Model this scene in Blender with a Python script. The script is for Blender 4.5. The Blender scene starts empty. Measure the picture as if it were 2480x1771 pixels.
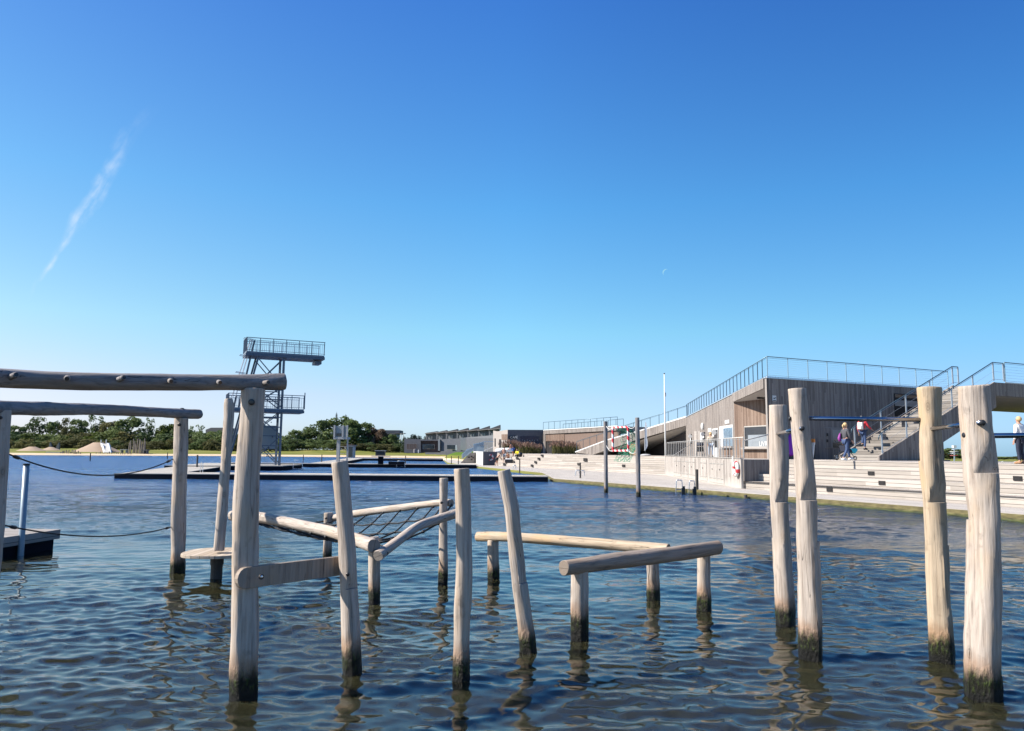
import bpy, bmesh, math, random
import numpy as np
from mathutils import Vector, Quaternion, Matrix, noise
R = math.radians
SC = bpy.context.scene
COL = SC.collection
# ------------------------------------------------------------------ camera
FPX, EYE, PITCH, ROLL = 1790.0, 1.9, R(6.61), R(.5)
cf = Vector((0, math.cos(PITCH), math.sin(PITCH)))
_u0 = Vector((0, -math.sin(PITCH), math.cos(PITCH)))
cr = Vector((1, 0, 0)) * math.cos(ROLL) + _u0 * math.sin(ROLL)
cu = Vector((1, 0, 0)) * -math.sin(ROLL) + _u0 * math.cos(ROLL)
CAM = Vector((0, 0, EYE))
def ray(x, y): return cf + cr * ((x - 1240) / FPX) + cu * ((885.5 - y) / FPX)
def Zp(x, y, z=0.0):
    d = ray(x, y); return CAM + d * ((z - EYE) / d.z)
def Yp(x, y, Y):
    d = ray(x, y); return CAM + d * (Y / d.y)
def VP(x, y, A, B):                       # a point on the upright plane through A and B
    d = ray(x, y); nx, ny = -(B[1] - A[1]), B[0] - A[0]
    t = (nx * A[0] + ny * A[1]) / (nx * d.x + ny * d.y); return CAM + d * t
def V(*a): return Vector(a)
cam_d = bpy.data.cameras.new('camera'); cam = bpy.data.objects.new('camera', cam_d); COL.objects.link(cam)
cam_d.sensor_width = 36; cam_d.lens = FPX / 2480 * 36; cam_d.clip_end = 9000; cam_d.clip_start = .1
cam.matrix_world = Matrix(((cr.x, cu.x, -cf.x, 0), (cr.y, cu.y, -cf.y, 0), (cr.z, cu.z, -cf.z, EYE), (0, 0, 0, 1)))
SC.camera = cam
# ------------------------------------------------------------------ light
SUN_AZ, SUN_EL = R(-97), R(40)
sd = V(math.sin(SUN_AZ) * math.cos(SUN_EL), math.cos(SUN_AZ) * math.cos(SUN_EL), math.sin(SUN_EL))
ld = bpy.data.lights.new('sun', 'SUN'); ld.energy = 4.7; ld.angle = R(.53); ld.color = (1, .93, .82)
lo = bpy.data.objects.new('sun', ld); COL.objects.link(lo); lo.rotation_euler = sd.to_track_quat('Z', 'Y').to_euler()
SC.view_settings.view_transform = 'Standard'; SC.view_settings.look = 'None'
SC.view_settings.exposure = 1.17; SC.view_settings.gamma = 1
# ------------------------------------------------------------------ node helpers
class NT:
    def __init__(s, tree): s.t = tree; s.n = tree.nodes; s.l = tree.links
    def new(s, typ, **k):
        n = s.n.new(typ); ins = k.pop('ins', {})
        for a, b in k.items(): setattr(n, a, b)
        for a, b in ins.items(): s.set(n, a, b)
        return n
    def set(s, n, a, b):
        sock = n.inputs[a]
        if isinstance(b, bpy.types.NodeSocket): s.l.new(b, sock)
        else:
            if isinstance(b, (tuple, list)) and len(b) == 3 and sock.type == 'RGBA': b = (*b, 1)
            sock.default_value = b
    def math(s, op, a, b=0.0, c=0.0, clamp=False):
        n = s.n.new('ShaderNodeMath'); n.operation = op; n.use_clamp = clamp
        for i, x in enumerate((a, b, c)): s.set(n, i, x)
        return n.outputs[0]
    def mix(s, f, a, b, blend='MIX'):
        n = s.n.new('ShaderNodeMix'); n.data_type = 'RGBA'; n.blend_type = blend
        s.set(n, 0, f); s.set(n, 6, a); s.set(n, 7, b); return n.outputs[2]
    def noise(s, vec, scale, detail=4, rough=.55, dist=0):
        n = s.n.new('ShaderNodeTexNoise'); 
        if vec is not None: s.l.new(vec, n.inputs['Vector'])
        n.inputs['Scale'].default_value = scale; n.inputs['Detail'].default_value = detail
        n.inputs['Roughness'].default_value = rough; n.inputs['Distortion'].default_value = dist
        return n.outputs['Fac']
    def ramp(s, f, stops, interp='LINEAR'):
        n = s.n.new('ShaderNodeValToRGB'); s.l.new(f, n.inputs[0]); cr_ = n.color_ramp; cr_.interpolation = interp
        while len(cr_.elements) < len(stops): cr_.elements.new(.5)
        for e, (p, c) in zip(cr_.elements, stops):
            e.position = p; e.color = (*c, 1) if len(c) == 3 else c
        return n.outputs[0]
    def rng(s, x, a, b, c=0., d=1.):
        n = s.n.new('ShaderNodeMapRange'); n.interpolation_type = 'SMOOTHSTEP'
        for i, q in enumerate((x, a, b, c, d)): s.set(n, i, q)
        return n.outputs[0]
    def mapv(s, vec, sc=(1, 1, 1), loc=(0, 0, 0), rot=(0, 0, 0)):
        n = s.n.new('ShaderNodeMapping'); s.l.new(vec, n.inputs[0])
        n.inputs['Scale'].default_value = sc; n.inputs['Location'].default_value = loc; n.inputs['Rotation'].default_value = rot
        return n.outputs[0]
    def xyz(s, vec):
        n = s.n.new('ShaderNodeSeparateXYZ'); s.l.new(vec, n.inputs[0]); return n.outputs
    def comb(s, x, y, z=0.0):
        n = s.n.new('ShaderNodeCombineXYZ')
        for i, q in enumerate((x, y, z)): s.set(n, i, q)
        return n.outputs[0]
    def white(s, vec):
        n = s.n.new('ShaderNodeTexWhiteNoise'); s.l.new(vec, n.inputs['Vector']); return n.outputs['Value']
    def bump(s, h, strength=.3, dist=.01, normal=None):
        n = s.n.new('ShaderNodeBump'); s.l.new(h, n.inputs['Height'])
        n.inputs['Strength'].default_value = strength; n.inputs['Distance'].default_value = dist
        if normal is not None: s.l.new(normal, n.inputs['Normal'])
        return n.outputs[0]
def mat_base(name):
    m = bpy.data.materials.new(name); m.use_nodes = True
    t = NT(m.node_tree); b = m.node_tree.nodes['Principled BSDF']; return m, t, b
MATS = {}
def plain(name, c, rough=.6, metal=0., var=.15, scale=6., bump=.0, spec=.5):
    if name in MATS: return MATS[name]
    m, t, b = mat_base(name); co = t.new('ShaderNodeTexCoord').outputs['Object']
    f = t.noise(co, scale, 5)
    t.set(b, 'Base Color', t.mix(f, tuple(x * (1 - var) for x in c), tuple(min(1, x * (1 + var)) for x in c)))
    b.inputs['Roughness'].default_value = rough; b.inputs['Metallic'].default_value = metal
    b.inputs['Specular IOR Level'].default_value = spec
    t.set(b, 'Roughness', t.rng(t.noise(co, scale * 2.3, 3), .3, .7, max(.03, rough - .1), min(1, rough + .1)))
    if bump: t.set(b, 'Normal', t.bump(t.noise(co, scale * 4, 5), bump, .01))
    MATS[name] = m; return m
def logwood(name, light, dark, tan=.0, algae=True):
    m, t, b = mat_base(name)
    co = t.new('ShaderNodeTexCoord').outputs['Object']; rnd = t.new('ShaderNodeObjectInfo').outputs['Random']
    off = t.comb(t.math('MULTIPLY', rnd, 37.), t.math('MULTIPLY', rnd, 11.), t.math('MULTIPLY', rnd, 53.))
    vo = t.new('ShaderNodeVectorMath', operation='ADD'); t.set(vo, 0, co); t.set(vo, 1, off); co2 = vo.outputs[0]
    grain = t.noise(t.mapv(co2, (34, 34, 1.6)), 1, 6, .62, .4)
    fine = t.noise(t.mapv(co2, (150, 150, 5)), 1, 3, .6)
    big = t.noise(t.mapv(co2, (4, 4, 2.2)), 1, 4, .5)
    blot = t.noise(t.mapv(co2, (11, 11, 8)), 1, 4, .6)
    c = t.ramp(grain, [(.30, dark), (.46, tuple((a * .4 + d_ * .6) for a, d_ in zip(dark, light))), (.62, light)])
    c = t.mix(t.math('MULTIPLY', t.rng(fine, .35, .75), .35), c, light)
    c = t.mix(t.math('MULTIPLY', t.rng(big, .45, .7), .55 + tan), c, (light[0] * 1.0, light[1] * .86, light[2] * .68))
    c = t.mix(t.math('MULTIPLY', t.rng(blot, .58, .72), .35), c, tuple(x * .55 for x in dark))
    # drying checks: thin long cracks
    w = t.noise(t.mapv(co2, (21, 21, .55)), 1, 2, .4, .2)
    crack = t.math('SUBTRACT', 1., t.rng(t.math('ABSOLUTE', t.math('SUBTRACT', w, .56)), .0, .010))
    crack = t.math('MULTIPLY', crack, t.rng(t.noise(t.mapv(co2, (3, 3, .9)), 1, 2), .5, .6))
    c = t.mix(t.math('MULTIPLY', crack, .85), c, (.035, .025, .02))
    # knots
    vn = t.new('ShaderNodeTexVoronoi', feature='F1'); t.set(vn, 'Vector', t.mapv(co2, (3.4, 3.4, 1.5))); vn.inputs['Scale'].default_value = 1.0
    kd = vn.outputs['Distance']
    knot = t.math('SUBTRACT', 1., t.rng(kd, .05, .13)); ring = t.math('SINE', t.math('MULTIPLY', kd, 210.))
    c = t.mix(t.math('MULTIPLY', knot, t.math('MULTIPLY_ADD', ring, .2, .45)), c, tuple(x * .5 for x in dark))
    nz = t.math('ABSOLUTE', t.xyz(t.new('ShaderNodeTexCoord').outputs['Normal'])[2]); en = t.rng(nz, .8, .95); cx = t.xyz(co)
    rad = t.math('SQRT', t.math('ADD', t.math('MULTIPLY', cx[0], cx[0]), t.math('MULTIPLY', cx[1], cx[1]))); rad = t.math('ADD', rad, t.math('MULTIPLY', t.noise(co2, 14, 2), .02))
    endc = t.mix(t.math('MULTIPLY_ADD', t.math('SINE', t.math('MULTIPLY', rad, 560.)), .5, .5), tuple(a * .72 for a in light), tuple(a * .5 for a in light))
    ang = t.math('ABSOLUTE', t.math('SUBTRACT', t.math('ADD', t.math('MULTIPLY', cx[0], .8), t.math('MULTIPLY', cx[1], .6)), t.math('MULTIPLY', t.noise(co2, 9, 2), .012)))
    endc = t.mix(t.math('MULTIPLY', t.math('SUBTRACT', 1., t.rng(ang, .001, .004)), .8), endc, (.03, .02, .016))
    c = t.mix(en, c, endc)
    rough = .78
    hgt = t.math('ADD', t.math('MULTIPLY', grain, .6), t.math('SUBTRACT', t.math('MULTIPLY', big, .6), t.math('MULTIPLY', crack, 1.)))
    if algae:
        geo = t.new('ShaderNodeNewGeometry').outputs['Position']; z = t.xyz(geo)[2]
        zz = t.math('ADD', t.math('MULTIPLY_ADD', rnd, .10, t.math('SUBTRACT', z, .05)), t.math('MULTIPLY', t.math('SUBTRACT', t.noise(t.mapv(geo, (11, 11, 4.5)), 1, 5, .7), .5), .22))
        stain = t.math('SUBTRACT', 1., t.rng(zz, .22, .38))
        c = t.mix(t.math('MULTIPLY', stain, .6), c, (.20, .10, .045))
        wet = t.math('SUBTRACT', 1., t.rng(zz, .13, .26))
        gr = t.noise(t.mapv(geo, (38, 38, 16)), 1, 5, .7)
        alg = t.ramp(gr, [(.36, (.006, .005, .004)), (.52, (.012, .013, .006)), (.62, (.042, .062, .011)), (.8, (.075, .085, .02))])
        low = t.math('SUBTRACT', 1., t.rng(zz, .03, .09))
        alg = t.mix(low, alg, (.006, .006, .005))
        c = t.mix(wet, c, alg)
        t.set(b, 'Roughness', t.math('SUBTRACT', rough, t.math('MULTIPLY', wet, .3)))
        hgt = t.math('ADD', hgt, t.math('MULTIPLY', t.math('MULTIPLY', wet, gr), 4.))
    else: b.inputs['Roughness'].default_value = rough
    t.set(b, 'Base Color', c); b.inputs['Specular IOR Level'].default_value = .25
    t.set(b, 'Normal', t.bump(hgt, .7, .02)); MATS[name] = m; return m
def boards(name, cols, width=.12, axis='u', groove=.09, length=2.6, rough=.8, bump=.5, grimev=0., tonevar=.5):
    """planks in metric UV: axis 'u' = boards side by side along u (upright cladding), 'v' = laid along u"""
    m, t, b = mat_base(name)
    uv = t.new('ShaderNodeUVMap').outputs[0]; x = t.xyz(uv)
    a, l = (x[0], x[1]) if axis == 'u' else (x[1], x[0])
    q = t.math('DIVIDE', a, width); idx = t.math('FLOOR', q); fr = t.math('FRACT', q)
    h1 = t.white(t.comb(idx, 3.7, 0)); li = t.math('FLOOR', t.math('ADD', t.math('DIVIDE', l, length), t.math('MULTIPLY', h1, 7.)))
    h2 = t.white(t.comb(idx, li, 5.1))
    gv = t.comb(t.math('MULTIPLY', a, 55.), t.math('MULTIPLY', l, 1.9), t.math('MULTIPLY', h2, 40.))
    g = t.noise(gv, 1, 5, .65, .3)
    wv = t.noise(t.comb(t.math('MULTIPLY', a, 1.3), t.math('MULTIPLY', l, .35), 0), 1, 4, .6)
    tone = t.math('ADD', t.math('MULTIPLY', h2, tonevar), t.math('ADD', t.math('MULTIPLY', g, .62), t.math('MULTIPLY', wv, .38)))
    c = t.ramp(t.math('DIVIDE', tone, 1. + tonevar), [(.2, cols[0]), (.5, cols[1]), (.8, cols[2])])
    ed = t.math('MINIMUM', fr, t.math('SUBTRACT', 1., fr)); gm = t.math('SUBTRACT', 1., t.rng(ed, groove * .25, groove * .5))
    c = t.mix(t.math('MULTIPLY', gm, .9), c, tuple(k * .12 for k in cols[0]))
    if grimev:                                   # weather-bleached / mossy edge at the foot, in world height
        z = t.xyz(t.new('ShaderNodeNewGeometry').outputs['Position'])[2]
        bl = t.rng(t.math('ADD', z, t.math('MULTIPLY', g, .25)), .35, .85)
        c = t.mix(t.math('MULTIPLY', t.math('SUBTRACT', 1., bl), .75), c, (.40, .38, .35))
    t.set(b, 'Base Color', c); b.inputs['Roughness'].default_value = rough; b.inputs['Specular IOR Level'].default_value = .08
    hh = t.math('SUBTRACT', t.math('MULTIPLY', g, .3), t.math('MULTIPLY', gm, 1.5))
    t.set(b, 'Normal', t.bump(hh, bump, .012)); MATS[name] = m; return m
def leafmat(name, cols, trans=.25):
    m, t, b = mat_base(name); co = t.new('ShaderNodeTexCoord').outputs['Object']
    rnd = t.new('ShaderNodeObjectInfo').outputs['Random']
    f = t.math('ADD', t.math('MULTIPLY', t.noise(co, .9, 3), .7), t.math('ADD', t.math('MULTIPLY', t.noise(co, 4., 2), .4), t.math('MULTIPLY', t.math('SUBTRACT', rnd, .5), .35)))
    c = t.ramp(f, [(.3, cols[0]), (.55, cols[1]), (.8, cols[2])])
    t.set(b, 'Base Color', c); b.inputs['Roughness'].default_value = .65; b.inputs['Specular IOR Level'].default_value = .2
    tr = t.new('ShaderNodeBsdfTranslucent'); t.set(tr, 'Color', c); mx = t.new('ShaderNodeMixShader'); mx.inputs[0].default_value = trans
    out = t.n['Material Output']; t.l.new(b.outputs[0], mx.inputs[1]); t.l.new(tr.outputs[0], mx.inputs[2]); t.l.new(mx.outputs[0], out.inputs[0])
    MATS[name] = m; return m
# ------------------------------------------------------------------ mesh helpers
OFF = {}
class MB:
    def __init__(s): s.v = []; s.f = []
    def add(s, vs, fs):
        n = len(s.v); s.v += [Vector(v) for v in vs]; s.f += [tuple(i + n for i in f) for f in fs]; return s
    def quad(s, *p): return s.add(p, [tuple(range(len(p)))])
    def obox(s, o, a, b, c):
        o, a, b, c = map(Vector, (o, a, b, c))
        if a.cross(b).dot(c) < 0: a, b = b, a
        return s.add([o, o + a, o + a + b, o + b, o + c, o + a + c, o + a + b + c, o + b + c],
                     [(0, 3, 2, 1), (4, 5, 6, 7), (0, 1, 5, 4), (1, 2, 6, 5), (2, 3, 7, 6), (3, 0, 4, 7)])
    def box(s, c, size, rz=0.):
        ca, sa = math.cos(rz), math.sin(rz); x, y, z = size; a = V(ca, sa, 0) * x; b = V(-sa, ca, 0) * y
        return s.obox(Vector(c) - a / 2 - b / 2 - V(0, 0, z / 2), a, b, V(0, 0, z))
    def bar(s, p, q, w, h=None, up=V(0, 0, 1)):
        p, q = Vector(p), Vector(q); d = q - p; h = h or w
        a = d.cross(up)
        if a.length < 1e-6: a = d.cross(V(1, 0, 0))
        a.normalize(); b = a.cross(d).normalized()
        return s.obox(p - a * w / 2 - b * h / 2, a * w, b * h, d)
    def tube(s, pts, r, n=8, cap=True):
        pts = [Vector(p) for p in pts]; rs = r if isinstance(r, (list, tuple)) else [r] * len(pts)
        vs, fs = [], []; ref = None
        for i, p in enumerate(pts):
            d = (pts[min(i + 1, len(pts) - 1)] - pts[max(i - 1, 0)]).normalized()
            if ref is None: ref = d.orthogonal().normalized()
            ref = (ref - d * ref.dot(d)); ref = ref.normalized() if ref.length > 1e-6 else d.orthogonal().normalized()
            b = d.cross(ref)
            for k in range(n):
                a = 2 * math.pi * k / n; vs.append(p + (ref * math.cos(a) + b * math.sin(a)) * rs[i])
        for i in range(len(pts) - 1):
            for k in range(n): fs.append((i * n + k, i * n + (k + 1) % n, (i + 1) * n + (k + 1) % n, (i + 1) * n + k))
        if cap: fs.append(tuple(range(n - 1, -1, -1))); fs.append(tuple((len(pts) - 1) * n + k for k in range(n)))
        return s.add(vs, fs)
    def prism(s, poly, z0, z1):
        n = len(poly); a = sum(poly[i][0] * poly[(i + 1) % n][1] - poly[(i + 1) % n][0] * poly[i][1] for i in range(n))
        if a < 0: poly = poly[::-1]
        zt = (lambda p: z1) if not callable(z1) else z1
        vs = [V(p[0], p[1], z0) for p in poly] + [V(p[0], p[1], zt(p)) for p in poly]
        return s.add(vs, [tuple(range(n - 1, -1, -1)), tuple(range(n, 2 * n))] + [(i, (i + 1) % n, n + (i + 1) % n, n + i) for i in range(n)])
    def extr(s, poly, vec):
        n = len(poly); poly = [Vector(p) for p in poly]; vec = Vector(vec)
        nn = V(0, 0, 0)
        for i in range(n): nn += poly[i].cross(poly[(i + 1) % n])
        if nn.dot(vec) < 0: poly = poly[::-1]
        return s.add(poly + [p + vec for p in poly], [tuple(range(n - 1, -1, -1)), tuple(range(n, 2 * n))] + [(i, (i + 1) % n, n + (i + 1) % n, n + i) for i in range(n)])
    def ball(s, c, r, n=8, m=6, sc=(1, 1, 1)):
        c = Vector(c); vs = [c + V(0, 0, -r * sc[2])]
        for j in range(1, m):
            ph = -math.pi / 2 + math.pi * j / m
            for k in range(n):
                a = 2 * math.pi * k / n; vs.append(c + V(math.cos(ph) * math.cos(a) * r * sc[0], math.cos(ph) * math.sin(a) * r * sc[1], math.sin(ph) * r * sc[2]))
        vs.append(c + V(0, 0, r * sc[2])); t = len(vs) - 1; fs = []
        for k in range(n):
            fs.append((0, 1 + (k + 1) % n, 1 + k)); fs.append((t, 1 + (m - 2) * n + k, 1 + (m - 2) * n + (k + 1) % n))
        for j in range(m - 2):
            for k in range(n): fs.append((1 + j * n + k, 1 + j * n + (k + 1) % n, 1 + (j + 1) * n + (k + 1) % n, 1 + (j + 1) * n + k))
        return s.add(vs, fs)
    def torus(s, c, R_, r, ax, n=24, m=8):
        ax = Vector(ax).normalized(); u = ax.orthogonal().normalized(); w = ax.cross(u); vs, fs = [], []
        for i in range(n):
            a = 2 * math.pi * i / n; d = u * math.cos(a) + w * math.sin(a)
            for k in range(m):
                b = 2 * math.pi * k / m; vs.append(Vector(c) + d * (R_ + r * math.cos(b)) + ax * r * math.sin(b))
        for i in range(n):
            for k in range(m): fs.append((i * m + k, ((i + 1) % n) * m + k, ((i + 1) % n) * m + (k + 1) % m, i * m + (k + 1) % m))
        return s.add(vs, fs)
    def build(s, name, mat, parent=None, origin=None, smooth=False, dirU=None, bevel=0):
        off = OFF[parent.name] if parent else (Vector(origin) if origin is not None else V(0, 0, 0))
        me = bpy.data.meshes.new(name); me.from_pydata([v - off for v in s.v], [], s.f)
        me.materials.append(mat); uvl = me.uv_layers.new(name='UVMap'); du = Vector(dirU).normalized() if dirU is not None else V(1, 0, 0)
        dv = V(-du.y, du.x, 0)
        for p in me.polygons:
            nrm = p.normal; p.use_smooth = smooth
            tg = V(-nrm.y, nrm.x, 0)
            side = abs(nrm.z) < .75 and tg.length > 1e-4
            if side:
                tg.normalize()
                if tg.dot(du) < 0: tg = -tg
            for li in p.loop_indices:
                co = s.v[me.loops[li].vertex_index]
                uvl.data[li].uv = (co.dot(tg), co.z) if side else (co.dot(du), co.dot(dv))
        o = bpy.data.objects.new(name, me); COL.objects.link(o)
        if parent: o.parent = parent
        else: o.location = off
        OFF[o.name] = off
        if bevel:
            md = o.modifiers.new('bevel', 'BEVEL'); md.width = bevel; md.segments = 2; md.limit_method = 'ANGLE'
        return o
def tag(o, label=None, cat=None, group=None, kind=None):
    if label: o['label'] = label
    if cat: o['category'] = cat
    if group: o['group'] = group
    if kind: o['kind'] = kind
    return o
def thing(name, loc, label, cat, group=None):
    o = bpy.data.objects.new(name, None); COL.objects.link(o); o.location = loc; o.empty_display_size = .2
    OFF[o.name] = Vector(loc); return tag(o, label, cat, group)
def text(name, body, size, p, xdir, ydir, mat, parent, ext=.004, align='LEFT'):
    cu_ = bpy.data.curves.new(name, 'FONT'); cu_.body = body; cu_.size = size; cu_.extrude = ext; cu_.align_x = align; cu_.resolution_u = 3
    o = bpy.data.objects.new(name, cu_); COL.objects.link(o); bpy.context.view_layer.update()
    me = bpy.data.meshes.new_from_object(o.evaluated_get(bpy.context.evaluated_depsgraph_get())); bpy.data.objects.remove(o); bpy.data.curves.remove(cu_)
    x, y = Vector(xdir).normalized(), Vector(ydir).normalized(); z = x.cross(y)
    mb = MB(); mb.add([Vector(p) + x * v.co.x + y * v.co.y + z * v.co.z for v in me.vertices], [tuple(f.vertices) for f in me.polygons])
    bpy.data.meshes.remove(me); return mb.build(name, mat, parent)
# ------------------------------------------------------------------ logs
def lerp_path(pts, rad, step):
    P = [Vector(p) for p in pts]; out = []
    for i in range(len(P) - 1):
        p0, p1, p2, p3 = P[max(i - 1, 0)], P[i], P[i + 1], P[min(i + 2, len(P) - 1)]
        n = max(1, int((p2 - p1).length / step))
        for k in range(n):
            t = k / n; t2, t3 = t * t, t * t * t
            a = .5 * ((2 * p1) + (p2 - p0) * t + (2 * p0 - 5 * p1 + 4 * p2 - p3) * t2 + (3 * p1 - p0 - 3 * p2 + p3) * t3)
            s = t * t * (3 - 2 * t); out.append((a, rad[i] * (1 - s) + rad[i + 1] * s))
    out.append((P[-1], rad[-1])); return out
def log(name, pts, rad, mat, parent, seed=0, notches=(), seg=24, step=.035, wob=1., endcut=(0, 0), label=None):
    """a debarked trunk built in its own axis; notches: (direction, z_top, z_ledge, depth)"""
    off = OFF[parent.name] if parent else Vector(pts[0])
    rings = lerp_path(pts, rad, step)
    ex = []
    for dv, z0, z1, dp in notches:
        for i in range(len(rings) - 1):
            (a, ra), (b, rb) = rings[i], rings[i + 1]
            if (a.z - z1) * (b.z - z1) < 0:
                for zz in (z1 + .0015, z1 - .0015):
                    t = (zz - a.z) / (b.z - a.z); ex.append((i + t, (a.lerp(b, t), ra + (rb - ra) * t)))
    rr = sorted([(i, q) for i, q in enumerate(rings)] + ex, key=lambda q: q[0]); rings = [q[1] for q in rr]
    p0, p1 = Vector(rings[0][0]), Vector(rings[-1][0]); ax = (p1 - p0).normalized(); q = V(0, 0, 1).rotation_difference(ax); qi = q.inverted()
    U = q @ V(1, 0, 0); W = q @ V(0, 1, 0); rnd = random.Random(seed)
    ph = [rnd.uniform(0, 6.28) for _ in range(6)]; so = V(rnd.uniform(0, 90), rnd.uniform(0, 90), rnd.uniform(0, 90)); vs = []
    n = len(rings)
    for i, (c, r) in enumerate(rings):
        s = (c - p0).dot(ax); cd = (rings[min(i + 1, n - 1)][0] - rings[max(i - 1, 0)][0]).normalized()
        for k in range(seg):
            a = 2 * math.pi * k / seg; d = U * math.cos(a) + W * math.sin(a); d = (d - cd * d.dot(cd)).normalized()
            m = 1 + wob * (.045 * math.cos(2 * a + ph[0] + s * .9) + .04 * math.cos(3 * a + ph[1] - s * 1.7) + .02 * math.cos(5 * a + ph[2] + s * 2.3))
            m += wob * .10 * noise.noise(V(d.x * 1.5, d.y * 1.5, d.z * 1.5 + s * 2.1) + so) + wob * .05 * noise.noise(V(d.x * 3, d.y * 3, d.z * 3 + s * 7) + so)
            v = c + d * r * m
            for dv, z0, z1, dp in notches:
                if z1 <= c.z <= z0:
                    t = (z0 - c.z) / (z0 - z1); lim = r * (1.04 - dp * t); pr = (v - c).dot(dv)
                    if pr > lim: v = v - dv * (pr - lim)
            if v.z < .3 and mat.name.startswith('driftwood'):
                v = v + d * (.008 * abs(noise.noise(v * 40 + so)) * min(1, max(0, (.3 - v.z) / .15)))
            vs.append(v)
    fs = [(i * seg + k, i * seg + (k + 1) % seg, (i + 1) * seg + (k + 1) % seg, (i + 1) * seg + k) for i in range(n - 1) for k in range(seg)]
    for end, base in ((0, 0), (1, (n - 1) * seg)):          # eased rim then a flat sawn end
        c, r = rings[0] if end == 0 else rings[-1]; sg = -1 if end == 0 else 1; cd = (rings[1][0] - rings[0][0]).normalized() if end == 0 else (rings[-1][0] - rings[-2][0]).normalized()
        prev = list(range(base, base + seg))
        for f_, o_ in ((.985, .004), (.95, .007)):
            st = len(vs); vs += [c + (vs[base + k] - c) * f_ + cd * sg * o_ for k in range(seg)]
            for k in range(seg):
                a, b2 = prev[k], prev[(k + 1) % seg]; cc, dd = st + (k + 1) % seg, st + k
                fs.append((b2, a, dd, cc) if end == 0 else (a, b2, cc, dd))
            prev = list(range(st, st + seg))
        fs.append(tuple(prev[::-1]) if end == 0 else tuple(prev))
    me = bpy.data.meshes.new(name); me.from_pydata([qi @ (v - p0) for v in vs], [], fs); me.materials.append(mat)
    for p in me.polygons: p.use_smooth = len(p.vertices) == 4
    try: me.set_sharp_from_angle(angle=R(38))
    except Exception: pass
    o = bpy.data.objects.new(name, me); COL.objects.link(o); o.rotation_mode = 'QUATERNION'; o.rotation_quaternion = q
    if parent: o.parent = parent; o.location = p0 - off
    else: o.location = p0
    OFF[o.name] = off
    if label: o['label'] = label
    return o
def pxlog(name, spec, d0, d1, mat, parent, seed, notches=(), down=True, **k):
    """spec: (centre x, y, width) down the photo from top to foot; d0/d1 distances of top and foot"""
    pts, rad = [], []
    for i, (x, y, w) in enumerate(spec):
        t = (y - spec[0][1]) / (spec[-1][1] - spec[0][1]); d = d0 + (d1 - d0) * t
        p = Yp(x, y, d); pts.append(p); rad.append(w / 2 * (p - CAM).dot(cf) / FPX)
    if down: pts.append(pts[-1] + (pts[-1] - pts[-2]).normalized() * .6); rad.append(rad[-1])
    nn = []
    phi = math.atan2(pts[0].x, pts[0].y); tc = V(-math.sin(phi), -math.cos(phi), 0); tr = V(math.cos(phi), -math.sin(phi), 0)
    for side, y0, y1, dp in notches:                      # side: degrees from facing the camera towards the right
        dv = tc * math.cos(R(side)) + tr * math.sin(R(side)); nn.append((dv, Yp(spec[0][0], y0, d0).z, Yp(spec[0][0], y1, d0).z, dp))
    return log(name, pts, rad, mat, parent, seed, nn, **k)
def bolt(p, d, r, l, mat, parent, name='bolt', dome=True):
    p, d = Vector(p), Vector(d).normalized()
    mb = MB(); mb.tube([p - d * .01, p + d * l * .55, p + d * l * .85, p + d * l], [r, r, r * .8, r * .35] if dome else [r, r, r * .97, r * .9], 12)
    return mb.build(name, mat, parent, smooth=False)
# ------------------------------------------------------------------ world: clear sky with one cirrus wisp
w = bpy.data.worlds.new('World'); SC.world = w; w.use_nodes = True; t = NT(w.node_tree)
bg = w.node_tree.nodes['Background']
sky = t.new('ShaderNodeTexSky', sky_type='NISHITA'); sky.sun_disc = False; sky.sun_elevation = SUN_EL; sky.sun_rotation = SUN_AZ
sky.air_density = 1.0; sky.dust_density = .35; sky.ozone_density = 3.2; sky.altitude = 0
dirv = t.new('ShaderNodeTexCoord').outputs['Generated']
def dot(vec):
    n = t.new('ShaderNodeVectorMath', operation='DOT_PRODUCT'); t.set(n, 0, dirv); t.set(n, 1, tuple(vec)); return n.outputs['Value']
a_, b_ = ray(88, 690).normalized(), ray(286, 385).normalized(); c_ = (a_ + b_).normalized(); ua = (b_ - a_).normalized(); va = c_.cross(ua)
u_, v_ = dot(ua), dot(va)
wv = t.comb(u_, v_, 0)
nz1 = t.noise(wv, 14., 3); nz2 = t.noise(t.mapv(wv, (20, 90, 1)), 1, 5, .6)
cur = t.math('ADD', v_, t.math('MULTIPLY', t.math('SUBTRACT', nz1, .5), .032))
wid = t.math('MULTIPLY_ADD', t.rng(u_, -.12, .1),   .006, .0045)
msk = t.math('SUBTRACT', 1., t.rng(t.math('ABSOLUTE', cur), 0., wid))
msk = t.math('MULTIPLY', msk, t.math('MULTIPLY', t.rng(u_, -.105, -.06), t.math('SUBTRACT', 1., t.rng(u_, .02, .17))))
front = t.rng(dot(c_), .9, .95)
msk = t.math('MULTIPLY', t.math('MULTIPLY', msk, front), t.math('MULTIPLY', t.rng(nz2, .3, .72), t.rng(t.noise(wv, 38., 3), .25, .6)))
dz, dx = t.xyz(dirv)[2], t.xyz(dirv)[0]           # colour balance of the clear air: deeper blue overhead, paler towards the sun
tin = t.ramp(dz, [(0., (.44, .65, 1.0)), (.03, (.53, .67, .95)), (.07, (.60, .68, .86)), (.157, (.56, .83, .83)), (.32, (.375, .80, .97)), (.54, (.255, .60, 1.0)), (1., (.25, .55, .9))])
tin2 = t.ramp(t.math('MULTIPLY_ADD', dx, -.5, .5), [(.2, (.30, .35, .40)), (.5, (.5, .5, .5)), (.78, (.60, .46, .42)), (1., (.62, .47, .42))])
skc = t.mix(1., t.mix(1., sky.outputs[0], tin, 'MULTIPLY'), tin2, 'MULTIPLY')
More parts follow.
